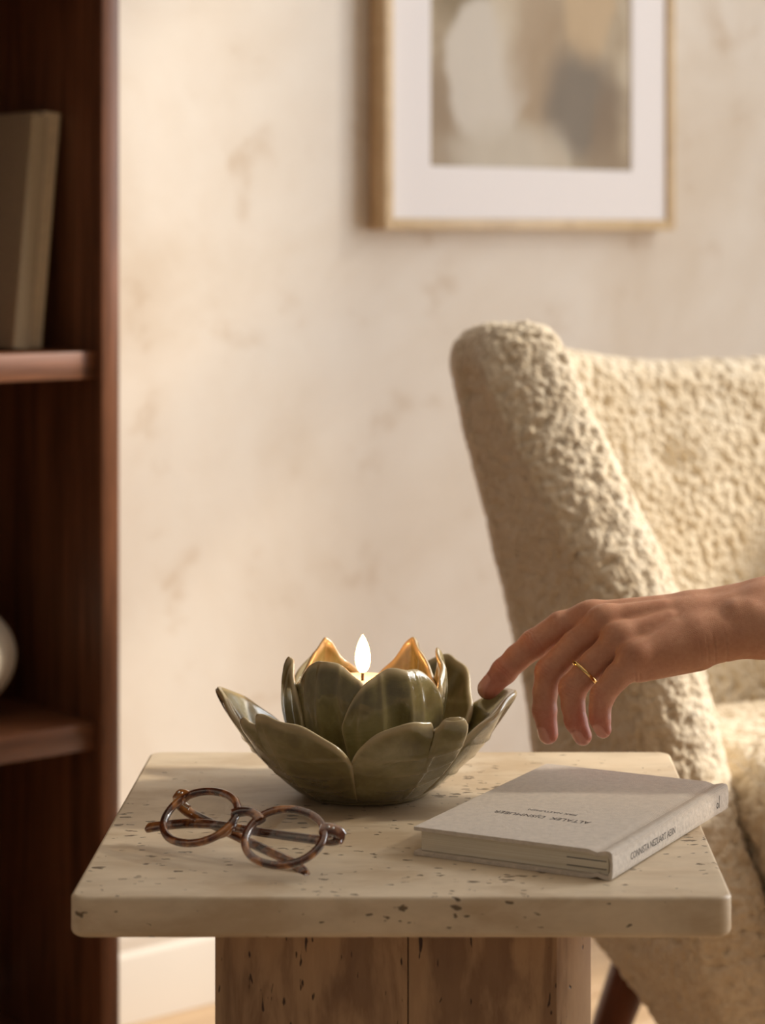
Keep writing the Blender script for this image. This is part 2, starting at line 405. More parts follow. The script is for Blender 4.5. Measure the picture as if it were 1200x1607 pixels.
# ------------------------------------------------------------------ the room
RT0, RT1, RN1, RZ = -4.0, WT, 6.0, 3.0
def room_box(name, t0, t1, n0, n1, z0, z1, mat, bevel=0.0):
    o = obj(name, box_mesh(name, (t0, -n1, z0), (t1, -n0, z1), mat, bevel)); o.matrix_world = ROOM_M; return o
struct(room_box('wall_back', RT0, RT1, -0.12, 0.0, 0, RZ, M['plaster']))
struct(room_box('ceiling', RT0 - 0.12, RT1 + 0.12, -0.12, RN1, RZ, RZ + 0.1, M['ceiling']))
floor = struct(room_box('floor', RT0 - 0.12, RT1 + 0.12, -0.12, RN1, -0.12, -0.018, M['oak']))
plank_me = [box_mesh('plank', (0.0008, 0.0008, -0.018), (1.1992, 0.1392, 0), M['oak'], 0.001, 1) for _ in range(2)]
for r in range(30):
    for k in range(5):
        t0 = RT0 + k * 1.2 - (r % 3) * 0.4 * 0 + ((r * 0.37) % 1.0) * 0.0
        t0 = RT0 + k * 1.2 + ((r * 5) % 3) * 0.4 - 0.4
        if t0 > RT1 - 0.3 or t0 + 1.2 < RT0 + 0.3: continue
        p = obj('plank', plank_me[(r + k) % 2], floor, (t0, -0.01 - 0.14 * (r + 1) + 0.01, 0)); p.rotation_euler = (0, 0, 0)
# right wall with the window opening, one piece
n0, n1, z0, z1 = WIN
bm = bmesh.new()
def bm_box(bm, lo, hi):
    vs = [bm.verts.new((x, y, z)) for x in (lo[0], hi[0]) for y in (lo[1], hi[1]) for z in (lo[2], hi[2])]
    for f in ((0, 1, 3, 2), (4, 6, 7, 5), (0, 4, 5, 1), (2, 3, 7, 6), (0, 2, 6, 4), (1, 5, 7, 3)): bm.faces.new([vs[i] for i in f])
for lo, hi in (((WT, -n0, 0), (WT + 0.14, 0.12, RZ)), ((WT, -RN1, 0), (WT + 0.14, -n1, RZ)), ((WT, -n1, 0), (WT + 0.14, -n0, z0)), ((WT, -n1, z1), (WT + 0.14, -n0, RZ))):
    bm_box(bm, lo, hi)
me = bpy.data.meshes.new('wall_right'); bm.to_mesh(me); bm.free(); me.materials.append(M['plaster'])
o = struct(obj('wall_right', me)); o.matrix_world = ROOM_M
# window
bm = bmesh.new(); fw = 0.05
for lo, hi in (((WT + 0.04, -n1, z0), (WT + 0.09, -n1 + fw, z1)), ((WT + 0.04, -n0 - fw, z0), (WT + 0.09, -n0, z1)),
               ((WT + 0.04, -n1 + fw, z0), (WT + 0.09, -n0 - fw, z0 + fw)), ((WT + 0.04, -n1 + fw, z1 - fw), (WT + 0.09, -n0 - fw, z1))):
    bm_box(bm, lo, hi)
me = bpy.data.meshes.new('window_frame'); bm.to_mesh(me); bm.free(); me.materials.append(M['white_paint'])
win = struct(obj('window_1', me)); win.matrix_world = ROOM_M
mid = -(n0 + n1) / 2
for a, b_ in ((-n1 + fw, mid - 0.02), (mid + 0.02, -n0 - fw)):
    obj('transom_bar', box_mesh('transom_bar', (WT + 0.05, a, 1.98), (WT + 0.08, b_, 2.02), M['white_paint'], 0.003), win)
obj('mullion', box_mesh('mullion', (WT + 0.05, mid - 0.02, z0 + fw), (WT + 0.08, mid + 0.02, z1 - fw), M['white_paint'], 0.003), win)
for a, b_ in ((-n1 + fw, mid - 0.02), (mid + 0.02, -n0 - fw)):
    for za, zb in ((z0 + fw, 1.98), (2.02, z1 - fw)):
        obj('pane', box_mesh('pane', (WT + 0.063, a, za), (WT + 0.066, b_, zb), M['pane']), win)
o = struct(room_box('trim_1', WT - 0.05, WT + 0.0, n0 - 0.06, n1 + 0.06, z0 - 0.035, z0, M['white_paint'], 0.006))
# baseboard of the back wall: stepped profile
prof = [(0.0, 0.0), (0.018, 0.0), (0.018, 0.078), (0.016, 0.083), (0.0125, 0.086), (0.0125, 0.092), (0.014, 0.096), (0.0135, 0.110), (0.009, 0.120), (0.004, 0.125), (0.0, 0.126)]
V = []; F = []; m_ = len(prof)
for t in (RT0, RT1):
    for nn_, zz in prof: V.append((t, -nn_, zz))
for k in range(m_): F.append((k, (k + 1) % m_, m_ + (k + 1) % m_, m_ + k))
me = mesh('baseboard_back', V, F, M['white_paint'], True); me.set_sharp_from_angle(angle=math.radians(40))
o = struct(obj('baseboard_back', me)); o.matrix_world = ROOM_M

# ------------------------------------------------------------------ bookcase
BT1 = -0.197; BT0 = BT1 - 0.86; BD = 0.30; PT = 0.022
case = thing('bookcase', 'tall dark walnut bookcase against the plaster wall', 'bookcase', W((BT0 + BT1) / 2, BD / 2, 0), ANG)
cx = (BT0 + BT1) / 2
def cbox(name, t0, t1, n0, n1, z0, z1, mat, bevel=0.0012):
    return obj(name, box_mesh(name, (t0 - cx, -n1 + BD / 2, z0), (t1 - cx, -n0 + BD / 2, z1), mat, bevel), case)
cbox('side_panel', BT1 - PT, BT1, 0.005, BD, 0.0, 2.1, M['walnut'])
cbox('side_panel', BT0, BT0 + PT, 0.005, BD, 0.0, 2.1, M['walnut'])
cbox('back_panel', BT0 + PT, BT1 - PT, 0.006, 0.014, 0.04, 2.07, M['walnut'])
cbox('top_panel', BT0 + PT, BT1 - PT, 0.014, BD, 2.072, 2.1, M['walnut_shelf'])
for zb in (0.05, 0.406, 0.799, 1.24, 1.64):
    cbox('shelf', BT0 + PT, BT1 - PT, 0.014, BD - 0.012, zb, zb + 0.0285, M['walnut_shelf'])
cbox('plinth', BT0 + PT, BT1 - PT, BD - 0.03, BD - 0.012, 0.0, 0.05, M['walnut_shelf'])

def book_meshes(w, h, T, cover, bt=0.0022, over=0.003, groove=0.0):
    """flat book: x fore-edge 0..w at the spine, y 0..h, z 0..T"""
    xs = [0.0, w - 0.016, w - 0.0125, w - 0.010, w - 0.0075, w - 0.004, w - 0.0015, w]
    gz = [0, 0, groove * 0.5, groove, groove * 0.5, 0, 0.0002, 0.0012]
    out = [(x, g) for x, g in zip(xs, gz)] + [(w + 0.0005, T * 0.3), (w + 0.0006, T * 0.5), (w + 0.0005, T * 0.7)] + [(x, T - g) for x, g in reversed(list(zip(xs, gz)))]
    inn = [(x if i < 6 else w - bt, bt + g) for i, (x, g) in enumerate(zip(xs, gz))] + [(w - bt + 0.001, T * 0.3), (w - bt + 0.0012, T * 0.5), (w - bt + 0.001, T * 0.7)] + [(x if len(xs) - 1 - i < 6 else w - bt, T - bt - g) for i, (x, g) in enumerate(reversed(list(zip(xs, gz))))]
    n = len(out); V = []; F = []
    for y in (0.0, h):
        for x, z in out: V.append((x, y, z))
        for x, z in inn: V.append((x, y, z))
    s_ = 2 * n
    for k in range(n - 1):
        F.append((k, k + 1, s_ + k + 1, s_ + k)); F.append((n + k + 1, n + k, s_ + n + k, s_ + n + k + 1))
        F.append((k + 1, k, n + k, n + k + 1)); F.append((s_ + k, s_ + k + 1, s_ + n + k + 1, s_ + n + k))
    F.append((0, s_, s_ + n, n)); F.append((n - 1, 2 * n - 1, s_ + 2 * n - 1, s_ + n - 1))
    cm = mesh('book_cover', V, F, cover, True); cm.set_sharp_from_angle(angle=math.radians(40))
    pm = box_mesh('page_block', (over, over, bt), (w - 0.0035, h - over, T - bt), M['pages'], 0.0004, 1)
    return cm, pm
def shelf_book(tbot, nfront, z, lean, w, h, T, cover, label):
    """upright book: right bottom edge of the spine at (tbot, nfront), leaning right by the angle lean"""
    th = thing('book', label, 'book', W(tbot, nfront, z), 0, 'books leaning on the upper shelf')
    # local flat book -> x to front (n), y up, z to the left (-t)
    B = Matrix.Rotation(ANG, 4, 'Z') @ Matrix.Rotation(lean, 4, 'Y') @ Matrix(((0, 0, -1, 0), (-1, 0, 0, 0), (0, 1, 0, 0), (0, 0, 0, 1))) @ Matrix.Translation((-w, 0, 0))
    cm, pm = book_meshes(w, h, T, cover)
    for nm, me_ in (('book_cover', cm), ('page_block', pm)):
        o = obj(nm, me_, th); o.matrix_local = B
    return th
ln = math.radians(5.3)
shelf_book(-0.2450, 0.222, 0.8290, ln, 0.17, 0.254, 0.0215, M['cloth_sand'], 'sand-coloured cloth book on the upper shelf, nearest the bookcase side panel')
shelf_book(-0.2690, 0.238, 0.8290, ln, 0.18, 0.250, 0.021, M['cloth_olive'], 'olive-grey cloth book leaning on the sand-coloured book on the upper shelf')

# vase on the lower shelf
prof = [(0.0, 0.0), (0.034, 0.0), (0.038, 0.003)] + [(0.082 * math.cos(a) , 0.066 + 0.064 * math.sin(a)) for a in np.linspace(math.radians(-62), math.radians(70), 22)] + [(0.025, 0.135), (0.0235, 0.150), (0.026, 0.158), (0.028, 0.160), (0.0255, 0.160), (0.021, 0.150), (0.0215, 0.132), (0.0, 0.128)]
V, F = lathe(prof, 64)
o = obj('vase', mesh('vase', V, F, M['vase']), None, W(-0.338, 0.165, 0.4346)); tag(o, 'round white ceramic vase standing on the lower bookcase shelf', 'vase')

# ------------------------------------------------------------------ framed picture
FT0, FT1, FZ0, FZ1 = 0.374, 0.912, 0.958, 1.70; FDp = 0.036; FW = 0.015
fr = thing('picture_frame', 'light wood framed abstract print with wide white mat on the back wall', 'picture', W((FT0 + FT1) / 2, 0.0, FZ0), ANG)
hw = (FT1 - FT0) / 2; H_ = FZ1 - FZ0
for lo, hi in (((-hw, -FDp, 0), (-hw + FW, -0.001, H_)), ((hw - FW, -FDp, 0), (hw, -0.001, H_)), ((-hw + FW, -FDp, 0), (hw - FW, -0.001, FW)), ((-hw + FW, -FDp, H_ - FW), (hw - FW, -0.001, H_))):
    obj('frame_rail', box_mesh('frame_rail', lo, hi, M['frame_wood'], 0.0015), fr)
# mat board with a bevelled window
ax, az0, az1 = 0.187, 0.083, H_ - 0.083
def ring_board(x0, x1, z0_, z1_, a0, a1, b0, b1, y, yb):
    V = [(x0, y, z0_), (x1, y, z0_), (x1, y, z1_), (x0, y, z1_), (a0, y, b0), (a1, y, b0), (a1, y, b1), (a0, y, b1), (a0 + .002, yb, b0 + .002), (a1 - .002, yb, b0 + .002), (a1 - .002, yb, b1 - .002), (a0 + .002, yb, b1 - .002),
         (x0, yb, z0_), (x1, yb, z0_), (x1, yb, z1_), (x0, yb, z1_)]
    F = []
    for k in range(4):
        l = (k + 1) % 4; F += [(k, l, 4 + l, 4 + k), (4 + k, 4 + l, 8 + l, 8 + k), (12 + l, 12 + k, 8 + k, 8 + l), (k, 12 + k, 12 + l, l)]
    return V, F
V, F = ring_board(-hw + FW, hw - FW, FW, H_ - FW, -ax, ax, az0, az1, -0.030, -0.0275)
obj('mat_board', mesh('mat_board', V, F, M['mat_board'], False), fr)
art = obj('artwork', box_mesh('artwork', (-ax, 0.0, 0.0), (ax, 0.002, az1 - az0), M['art']), fr, (0, -0.0268, az0))

# ------------------------------------------------------------------ travertine side table
TZ = 0.55; TX0, TX1, TY0, TY1 = -0.2265, 0.1755, 1.432, 1.836
tb = thing('side_table', 'square travertine side table with thick top and block pedestal', 'table', ((TX0 + TX1) / 2, (TY0 + TY1) / 2, 0))
def rounded_slab(x0, x1, y0, y1, z0, z1, rc, re_top, re_bot, ncorner=8, nedge=5):
    prof = []
    for k in range(nedge + 1):
        a = math.pi / 2 * k / nedge; prof.append((re_bot * (1 - math.sin(a)), z0 + re_bot * (1 - math.cos(a))))
    for k in range(nedge + 1):
        a = math.pi / 2 * k / nedge; prof.append((re_top * (1 - math.cos(a)), z1 - re_top * (1 - math.sin(a))))
    rings = []
    for ins, z in prof:
        r = max(rc - ins, 0.0005); ring = []
        for cxx, cyy, a0 in ((x1 - rc, y1 - rc, 0), (x0 + rc, y1 - rc, 90), (x0 + rc, y0 + rc, 180), (x1 - rc, y0 + rc, 270)):
            for k in range(ncorner + 1):
                a = math.radians(a0 + 90 * k / ncorner); ring.append((cxx + r * math.cos(a), cyy + r * math.sin(a), z))
        rings.append(ring)
    n = len(rings[0]); V = [p for r in rings for p in r]; F = []
    for i in range(len(rings) - 1):
        for k in range(n): l = (k + 1) % n; F.append((i * n + k, i * n + l, (i + 1) * n + l, (i + 1) * n + k))
    F.append(tuple(reversed(range(n)))); F.append(tuple((len(rings) - 1) * n + k for k in range(n)))
    return V, F
mx, my = (TX0 + TX1) / 2, (TY0 + TY1) / 2
V, F = rounded_slab(TX0 - mx, TX1 - mx, TY0 - my, TY1 - my, TZ - 0.0255, TZ, 0.011, 0.0028, 0.0045)
me = mesh('table_top', V, F, M['trav_top'], True); me.set_sharp_from_angle(angle=math.radians(32)); obj('table_top', me, tb)
# pedestal of two slabs with chamfered outer edges
px0, px1, pyf, pyb, seam = P(335, 1500, 1.50)[0], P(930, 1500, 1.50)[0], 1.50, 1.768, P(640, 1500, 1.50)[0]
ch = 0.023
def prism(poly, z0_, z1_, name, mat, bev=0.0012):
    bm = bmesh.new(); lo = [bm.verts.new((x, y, z0_)) for x, y in poly]; hi = [bm.verts.new((x, y, z1_)) for x, y in poly]
    bm.faces.new(list(reversed(lo))); bm.faces.new(hi)
    for k in range(len(poly)): l = (k + 1) % len(poly); bm.faces.new((lo[k], lo[l], hi[l], hi[k]))
    bmesh.ops.bevel(bm, geom=list(bm.edges), offset=bev, segments=2, profile=0.5, affect='EDGES')
    me = bpy.data.meshes.new(name); bm.to_mesh(me); bm.free(); me.materials.append(mat)
    me.polygons.foreach_set('use_smooth', [True] * len(me.polygons)); me.set_sharp_from_angle(angle=math.radians(30)); return me
g = 0.0003
polyL = [(px0, pyf + ch * 0.4), (px0 + ch * 0.5, pyf), (seam - g, pyf), (seam - g, pyb), (px0, pyb)]
polyR = [(seam + g, pyf), (px1 - ch, pyf), (px1, pyf + ch * 0.8), (px1, pyb), (seam + g, pyb)]
for poly in (polyL, polyR):
    obj('pedestal_slab', prism([(x - mx, y - my) for x, y in poly], 0.0, TZ - 0.0255, 'pedestal_slab', M['trav_base'], 0.0007), tb)

# ------------------------------------------------------------------ armchair
CA = math.radians(25.0); CO = np.array([0.325, 2.587])
def chairW(u, v): return CO[0] + u * math.cos(CA) + v * math.sin(CA), CO[1] + u * math.sin(CA) - v * math.cos(CA)
chair = thing('armchair', 'cream boucle wing armchair with splayed dark wooden legs behind the table', 'armchair', (*chairW(0, 0.3), 0), CA)
def c_local(Q):                       # chair (u, v, z) -> local of the empty (x = u, y = -v)
    Q = np.asarray(Q, float); return np.stack([Q[:, 0], -(Q[:, 1] - 0.3), Q[:, 2]], 1)
ZB = 0.17
def shell_center(s, h):
    a = np.abs(s); sg = np.sign(s)
    ztop = 0.778 + 0.050 * np.clip((a - 0.15) / 0.52, 0, 1) ** 2 * (3 - 2 * np.clip((a - 0.15) / 0.52, 0, 1)) - 0.02 * np.clip((a - 0.86) / 0.14, 0, 1) ** 2
    z = ZB + (ztop + 0.035 - ZB) * h
    w = np.interp(z, [0.17, 0.22, 0.30, 0.40, 0.48, 0.60, 0.72, 0.86], [0.175, 0.212, 0.262, 0.282, 0.284, 0.300, 0.322, 0.345])
    vf = np.interp(z, [0.17, 0.25, 0.35, 0.48, 0.56, 0.64, 0.72, 0.80, 0.87], [0.40, 0.43, 0.42, 0.37, 0.36, 0.315, 0.255, 0.195, 0.15])
    v0 = np.interp(z, [0.17, 0.40, 0.90], [0.16, 0.05, -0.05])
    R = 0.12
    b1, b2 = 0.36, 0.60
    u = np.where(a < b1, (w - R) * a / b1, 0.0); v = np.where(a < b1, v0, 0.0)
    t = np.clip((a - b1) / (b2 - b1), 0, 1) * math.pi / 2; m_ = (a >= b1) & (a < b2)
    u = np.where(m_, w - R + R * np.sin(t), u); v = np.where(m_, v0 + R - R * np.cos(t), v)
    q = np.clip((a - b2) / (1 - b2), 0, 1); m2 = a >= b2
    flare = 0.018 * q * q * np.clip((z - 0.45) / 0.3, 0, 1)
    u = np.where(m2, w + flare, u); v = np.where(m2, v0 + R + q * (np.maximum(vf - v0 - R, 0.02)), v)
    return np.stack([sg * u, v, z], -1)
def edge_samples(n_mid, n_edge, e):
    mid_ = np.linspace(-1 + e, 1 - e, n_mid); th = np.linspace(0, math.pi / 2, n_edge + 1)[:-1]
    lo = -1 + e * (1 - np.cos(th[::1])); lo = -1 + e * (1 - np.cos(np.linspace(0, math.pi / 2, n_edge + 1)))[:-1]
    return np.concatenate([lo, mid_, -lo[::-1]])
S = edge_samples(640, 20, 0.055)
hh = edge_samples(300, 18, 0.10); Hh = (hh + 1) / 2
Hh = Hh[Hh > 0.03]; Hh = np.concatenate([[0.0, 0.01, 0.02], Hh])
SS, HH = np.meshgrid(S, Hh, indexing='ij')
Cc = shell_center(SS, HH)
dS = np.gradient(Cc, axis=0); dH = np.gradient(Cc, axis=1)
Nn = np.cross(dS, dH); Nn /= np.linalg.norm(Nn, axis=-1, keepdims=True) + 1e-9
# outward = away from the sitter
sgn = np.sign(np.sum(Nn * np.stack([Cc[..., 0], Cc[..., 1] - 0.35, 0 * Cc[..., 2]], -1), -1, keepdims=True)); sgn = np.where(np.median(sgn) < 0, -1.0, 1.0)
Nn = Nn * sgn
ee = 0.055; es = np.clip((np.abs(SS) - (1 - ee)) / ee, 0, 1); eh = np.clip((HH - 0.95) / 0.05, 0, 1); eb = np.clip((0.02 - HH) / 0.02, 0, 1)
prof_ = np.sqrt(np.clip(1 - es ** 2, 0, 1)) * np.sqrt(np.clip(1 - eh ** 2, 0, 1)) * np.sqrt(np.clip(1 - eb ** 2, 0, 1))
T_out = 0.036 * prof_; T_in = 0.046 * prof_
# tufts on the inside
tufts = [(-0.20, 0.70), (0.20, 0.70), (0.0, 0.57), (-0.40, 0.57), (0.40, 0.57)]
for su, tz in tufts:
    d2 = ((SS - su) / 0.045) ** 2 + ((Cc[..., 2] - tz) / 0.017) ** 2
    T_in = T_in - 0.013 * np.exp(-d2) * prof_ + 0.004 * np.exp(-d2 / 6) * prof_
# piping along the outside back corner
T_out = T_out + 0.004 * np.exp(-((np.abs(SS) - 0.585) / 0.006) ** 2) * prof_
outer = Cc + Nn * T_out[..., None]; inner = Cc - Nn * T_in[..., None]
ns, nh = SS.shape
def boucle_disp(Q, Nrm, amp=0.0056, cell=0.0082):
    f = worley(Q, cell); f2 = worley(Q + 3.7, cell * 0.55); g_ = vnoise(Q, 0.03)
    return Q + Nrm * ((np.sqrt(np.clip(1 - (f / 0.82) ** 2, 0, 1)) - 0.6) * amp + (0.5 - f2) * amp * 0.3 + (g_ - 0.5) * 0.003)[:, None]
def grid_normals(G):
    a = np.gradient(G, axis=0); b_ = np.gradient(G, axis=1); n_ = np.cross(a, b_); return n_ / (np.linalg.norm(n_, axis=-1, keepdims=True) + 1e-12)
idx = np.arange(ns * nh).reshape(ns, nh)
idx2 = idx + ns * nh
idx2[0, :] = idx[0, :]; idx2[-1, :] = idx[-1, :]; idx2[:, -1] = idx[:, -1]; idx2[:, 0] = idx[:, 0]
q1 = np.stack([idx[:-1, :-1], idx[1:, :-1], idx[1:, 1:], idx[:-1, 1:]], -1).reshape(-1, 4)
q2 = np.stack([idx2[:-1, :-1], idx2[:-1, 1:], idx2[1:, 1:], idx2[1:, :-1]], -1).reshape(-1, 4)
if sgn < 0: q1 = q1[:, ::-1]; q2 = q2[:, ::-1]
SV = np.concatenate([outer.reshape(-1, 3), inner.reshape(-1, 3)]); SQ = np.concatenate([q1, q2])
SV = boucle_disp(SV, vert_normals(SV, SQ))
me = fastmesh('backrest', c_local(SV), SQ[:, ::-1], M['boucle'])
obj('backrest', me, chair)
def rounded_block(half, r, step):
    hx, hy, hz = half; Vs = []; Qs = []; Ns_ = []; off = 0
    for ax_ in range(3):
        for sg in (-1, 1):
            o1, o2 = [k for k in range(3) if k != ax_]
            n1_ = int(2 * half[o1] / step) + 2; n2_ = int(2 * half[o2] / step) + 2
            a = np.linspace(-half[o1], half[o1], n1_); b_ = np.linspace(-half[o2], half[o2], n2_)
            A, B = np.meshgrid(a, b_, indexing='ij'); Q = np.zeros(A.shape + (3,)); Q[..., ax_] = sg * half[ax_]; Q[..., o1] = A; Q[..., o2] = B
            Cl = np.clip(Q, -(np.array(half) - r), np.array(half) - r); D = Q - Cl; D /= np.linalg.norm(D, axis=-1, keepdims=True) + 1e-12
            Vs.append((Cl + D * r).reshape(-1, 3)); Ns_.append(D.reshape(-1, 3))
            id_ = np.arange(n1_ * n2_).reshape(n1_, n2_) + off; off += n1_ * n2_
            q = np.stack([id_[:-1, :-1], id_[1:, :-1], id_[1:, 1:], id_[:-1, 1:]], -1).reshape(-1, 4)
            flip = (sg > 0) == (ax_ == 1)
            Qs.append(q[:, ::-1] if flip else q)
    return np.concatenate(Vs), np.concatenate(Ns_), np.concatenate(Qs)
def seat_block(name, half, r, center, step, dome=0.0, taper=0.0):
    V, N_, Q = rounded_block(half, r, step)
    V = V.copy(); f = (1 - (V[:, 0] / half[0]) ** 2) * (1 - (V[:, 1] / half[1]) ** 2)
    V[:, 2] += dome * f * (V[:, 2] > 0)
    k = 1 - taper * (half[2] - V[:, 2]) / (2 * half[2]); V[:, 0] *= k
    V += np.array(center)
    V = boucle_disp(V, N_, 0.0068, 0.0100)
    me = fastmesh(name, c_local(V), Q[:, ::-1], M['boucle'])
    bm = bmesh.new(); bm.from_mesh(me); bmesh.ops.remove_doubles(bm, verts=bm.verts, dist=0.0004); bmesh.ops.recalc_face_normals(bm, faces=bm.faces); bm.to_mesh(me); bm.free()
    me.polygons.foreach_set('use_smooth', [True] * len(me.polygons))
    return obj(name, me, chair)
seat_block('seat', (0.245, 0.29, 0.135), 0.055, (0, 0.40, 0.335), 0.0035, 0.02, 0.26)
for su, v_top, v_foot in ((-1, 0.14, 0.06), (1, 0.14, 0.06), (-1, 0.55, 0.62), (1, 0.55, 0.62)):
    top = np.array([su * 0.195, v_top, 0.26]); foot = np.array([su * 0.255, v_foot, 0.0])
    path = [top + (foot - top) * t for t in np.linspace(0, 1, 8)]
    wid = np.linspace(0.048, 0.024, 8)
    V, F = sweep(c_local(path), wid, wid, (0, 1, 0), False, 16, 2.2)
    me = mesh('leg', V, F, M['leg_wood']); me.set_sharp_from_angle(angle=math.radians(50)); obj('leg', me, chair)

# ------------------------------------------------------------------ lotus candle holder
BC = np.array([-0.0555, 1.703, TZ])
holder = thing('candle_holder', 'olive green glazed ceramic lotus candle holder on the travertine table', 'candle holder', BC)
def petal(name, th0, half, prof, drop=0.42, power=1.7, s0=0.0, cup=0.006, fold=0.006, T=0.0048, wid=(0.80, 1.0, 0.98), roff=0.0, seed=0, zs=1.0, tipcurl=0.0, roll=None, kind='outer'):
    prof = catmull(prof, 60); seg = np.concatenate([[0], np.cumsum(np.linalg.norm(np.diff(prof, axis=0), axis=1))]); seg /= seg[-1]
    n1_, n2_ = 91, 53
    s = edge_samples(n1_ - 10, 5, 0.055); h = (edge_samples(n2_ - 10, 5, 0.07) + 1) / 2
    Sg, Hg = np.meshgrid(s, h, indexing='ij')
    sk = np.where(Sg < s0, (Sg - s0) / (1 + s0), (Sg - s0) / (1 - s0))
    r_ = np.random.default_rng(seed); ph = r_.uniform(0, 6.28, 4)
    htop = 1 - drop * np.abs(sk) ** power + 0.012 * np.sin(5 * Sg + ph[0]) + 0.008 * np.sin(11 * Sg + ph[1])
    htop = htop - 0.07 * np.clip((np.abs(Sg) - 0.80) / 0.20, 0, 1) ** 2.5
    rb = 0 * Sg
    if roll:
        rb = np.sqrt(np.clip(1 - ((Sg - roll[0]) / roll[1]) ** 2, 0, 1)); htop = htop + 0.03 * rb - 0.075 * np.exp(-((Sg - roll[3]) / 0.05) ** 2)
    hv = Hg * htop
    r = np.interp(hv, seg, prof[:, 0]); z = np.interp(hv, seg, prof[:, 1]) * zs
    wd = np.interp(hv, [0, 0.55, 1.0], wid)
    th = math.radians(th0) + math.radians(half) * Sg * wd
    rr = r + roff - cup * sk ** 2 * hv + fold * np.exp(-(sk / 0.17) ** 2) * hv ** 3 * 1.0 + tipcurl * np.exp(-(sk / 0.5) ** 2) * np.clip((hv - 0.8) / 0.2, 0, 1) ** 2
    rr += 0.0012 * np.sin(4.2 * Sg + ph[2]) * hv + 0.0008 * np.sin(9 * Sg + 6 * hv + ph[3]) * hv
    if roll: rr += roll[2] * rb * np.clip((hv - 0.55) / 0.38, 0, 1) ** 1.3
    G = np.stack([rr * np.cos(th), rr * np.sin(th), z], -1)
    Nm = grid_normals(G)
    if np.mean(Nm[..., 0] * np.cos(th) + Nm[..., 1] * np.sin(th)) < 0: Nm = -Nm; flip = True
    else: flip = False
    e1 = np.clip((np.abs(Sg) - 0.945) / 0.055, 0, 1); e2 = np.clip((Hg - 0.93) / 0.07, 0, 1); e3 = np.clip((0.05 - Hg) / 0.05, 0, 1)
    pr = np.sqrt(1 - e1 ** 2) * np.sqrt(1 - e2 ** 2) * np.sqrt(1 - e3 ** 2)
    # veins pressed into the clay
    if kind == 'outer':
        vein = 0.0005 * np.exp(-(sk / 0.05) ** 2)
        for k in range(3):
            line = hv - (0.30 + 0.17 * k + 0.03 * np.sin(ph[k])) - (0.10 - 0.02 * k) * (Sg + 0.2 * np.sin(ph[1])) ** 2
            vein = vein + 0.0010 * np.exp(-(line / 0.013) ** 2) * np.clip(1.2 - np.abs(Sg + 0.3 * np.cos(ph[k])), 0, 1)
    else:
        vein = 0.0
        for k in range(5):
            pos = -0.66 + 0.33 * k + 0.07 * np.sin(ph[k % 4] + k)
            vein = vein + 0.0006 * np.exp(-((sk * (0.7 + 0.3 * hv) - pos - 0.06 * np.sin(3 * hv + ph[2])) / 0.045) ** 2) * np.clip(hv * 2, 0, 1)
    O = G + Nm * (T / 2 * pr + vein * pr)[..., None]; I = G - Nm * (T / 2 * pr)[..., None]
    a, b_ = Sg.shape; idx = np.arange(a * b_).reshape(a, b_); id2 = idx + a * b_
    id2[0] = idx[0]; id2[-1] = idx[-1]; id2[:, 0] = idx[:, 0]; id2[:, -1] = idx[:, -1]
    q1 = np.stack([idx[:-1, :-1], idx[1:, :-1], idx[1:, 1:], idx[:-1, 1:]], -1).reshape(-1, 4); q2 = np.stack([id2[:-1, :-1], id2[:-1, 1:], id2[1:, 1:], id2[1:, :-1]], -1).reshape(-1, 4)
    if flip: q1 = q1[:, ::-1]; q2 = q2[:, ::-1]
    me = fastmesh(name, np.concatenate([O.reshape(-1, 3), I.reshape(-1, 3)]), np.concatenate([q1, q2]), M['glaze'])
    ed = np.clip(np.maximum((np.abs(Sg) - 0.93) / 0.06, (Hg - 0.92) / 0.06), 0, 1) ** 1.5 * 0.85
    ed = np.clip(ed + vein / 0.0006 * 0.17, 0, 1)
    if len(me.vertices) == 2 * a * b_: attr(me, 'edge', np.concatenate([ed.ravel(), ed.ravel()]))
    return obj(name, me, holder)
outP = [(0.040, 0.004), (0.050, 0.0075), (0.063, 0.0175), (0.081, 0.035), (0.0955, 0.056), (0.1045, 0.074)]
#            angle half  kwargs
petal('outer_petal', 52, 32, [(r * 0.95, z * 1.14) for r, z in outP], 0.36, 1.7, 0.1, 0.004, 0.004, seed=1)
petal('outer_petal', 112, 29, [(r * 0.90, z * 1.16) for r, z in outP], 0.36, 1.7, 0.0, 0.004, 0.004, seed=2)
petal('outer_petal', 178, 36, outP, 0.42, 1.8, 0.0, 0.009, 0.004, seed=3)
petal('outer_petal', 2, 40, [(r, z * 0.975) for r, z in outP], 0.34, 1.8, 0.0, 0.011, 0.003, seed=4, tipcurl=0.001)
petal('outer_petal', -121, 27, [(r * 1.0, z * 0.975) for r, z in outP], 0.34, 2.0, -0.35, 0.002, 0.0, wid=(1.02, 1.0, 0.97), roff=0.002, seed=5, roll=(-0.76, 0.22, 0.0065, -0.53))
petal('outer_petal', -69, 27, [(r * 0.985, z * 0.955) for r, z in outP], 0.34, 3.0, 0.40, 0.001, 0.0, wid=(1.02, 1.0, 0.98), roff=0.0015, seed=6, roll=(0.66, 0.32, 0.0075, 0.33))
inP = [(0.034, 0.012), (0.046, 0.026), (0.0545, 0.046), (0.0585, 0.066), (0.0575, 0.085), (0.0525, 0.099)]
petal('inner_petal', 125, 36, [(r * 0.93, z * 1.05) for r, z in inP], 0.36, 1.05, 0.05, 0.001, 0.004, T=0.0042, seed=11, kind='inner')
petal('inner_petal', 52, 36, [(r * 0.93, z * 1.05) for r, z in inP], 0.36, 1.05, 0.0, 0.001, 0.004, T=0.0042, seed=12, kind='inner')
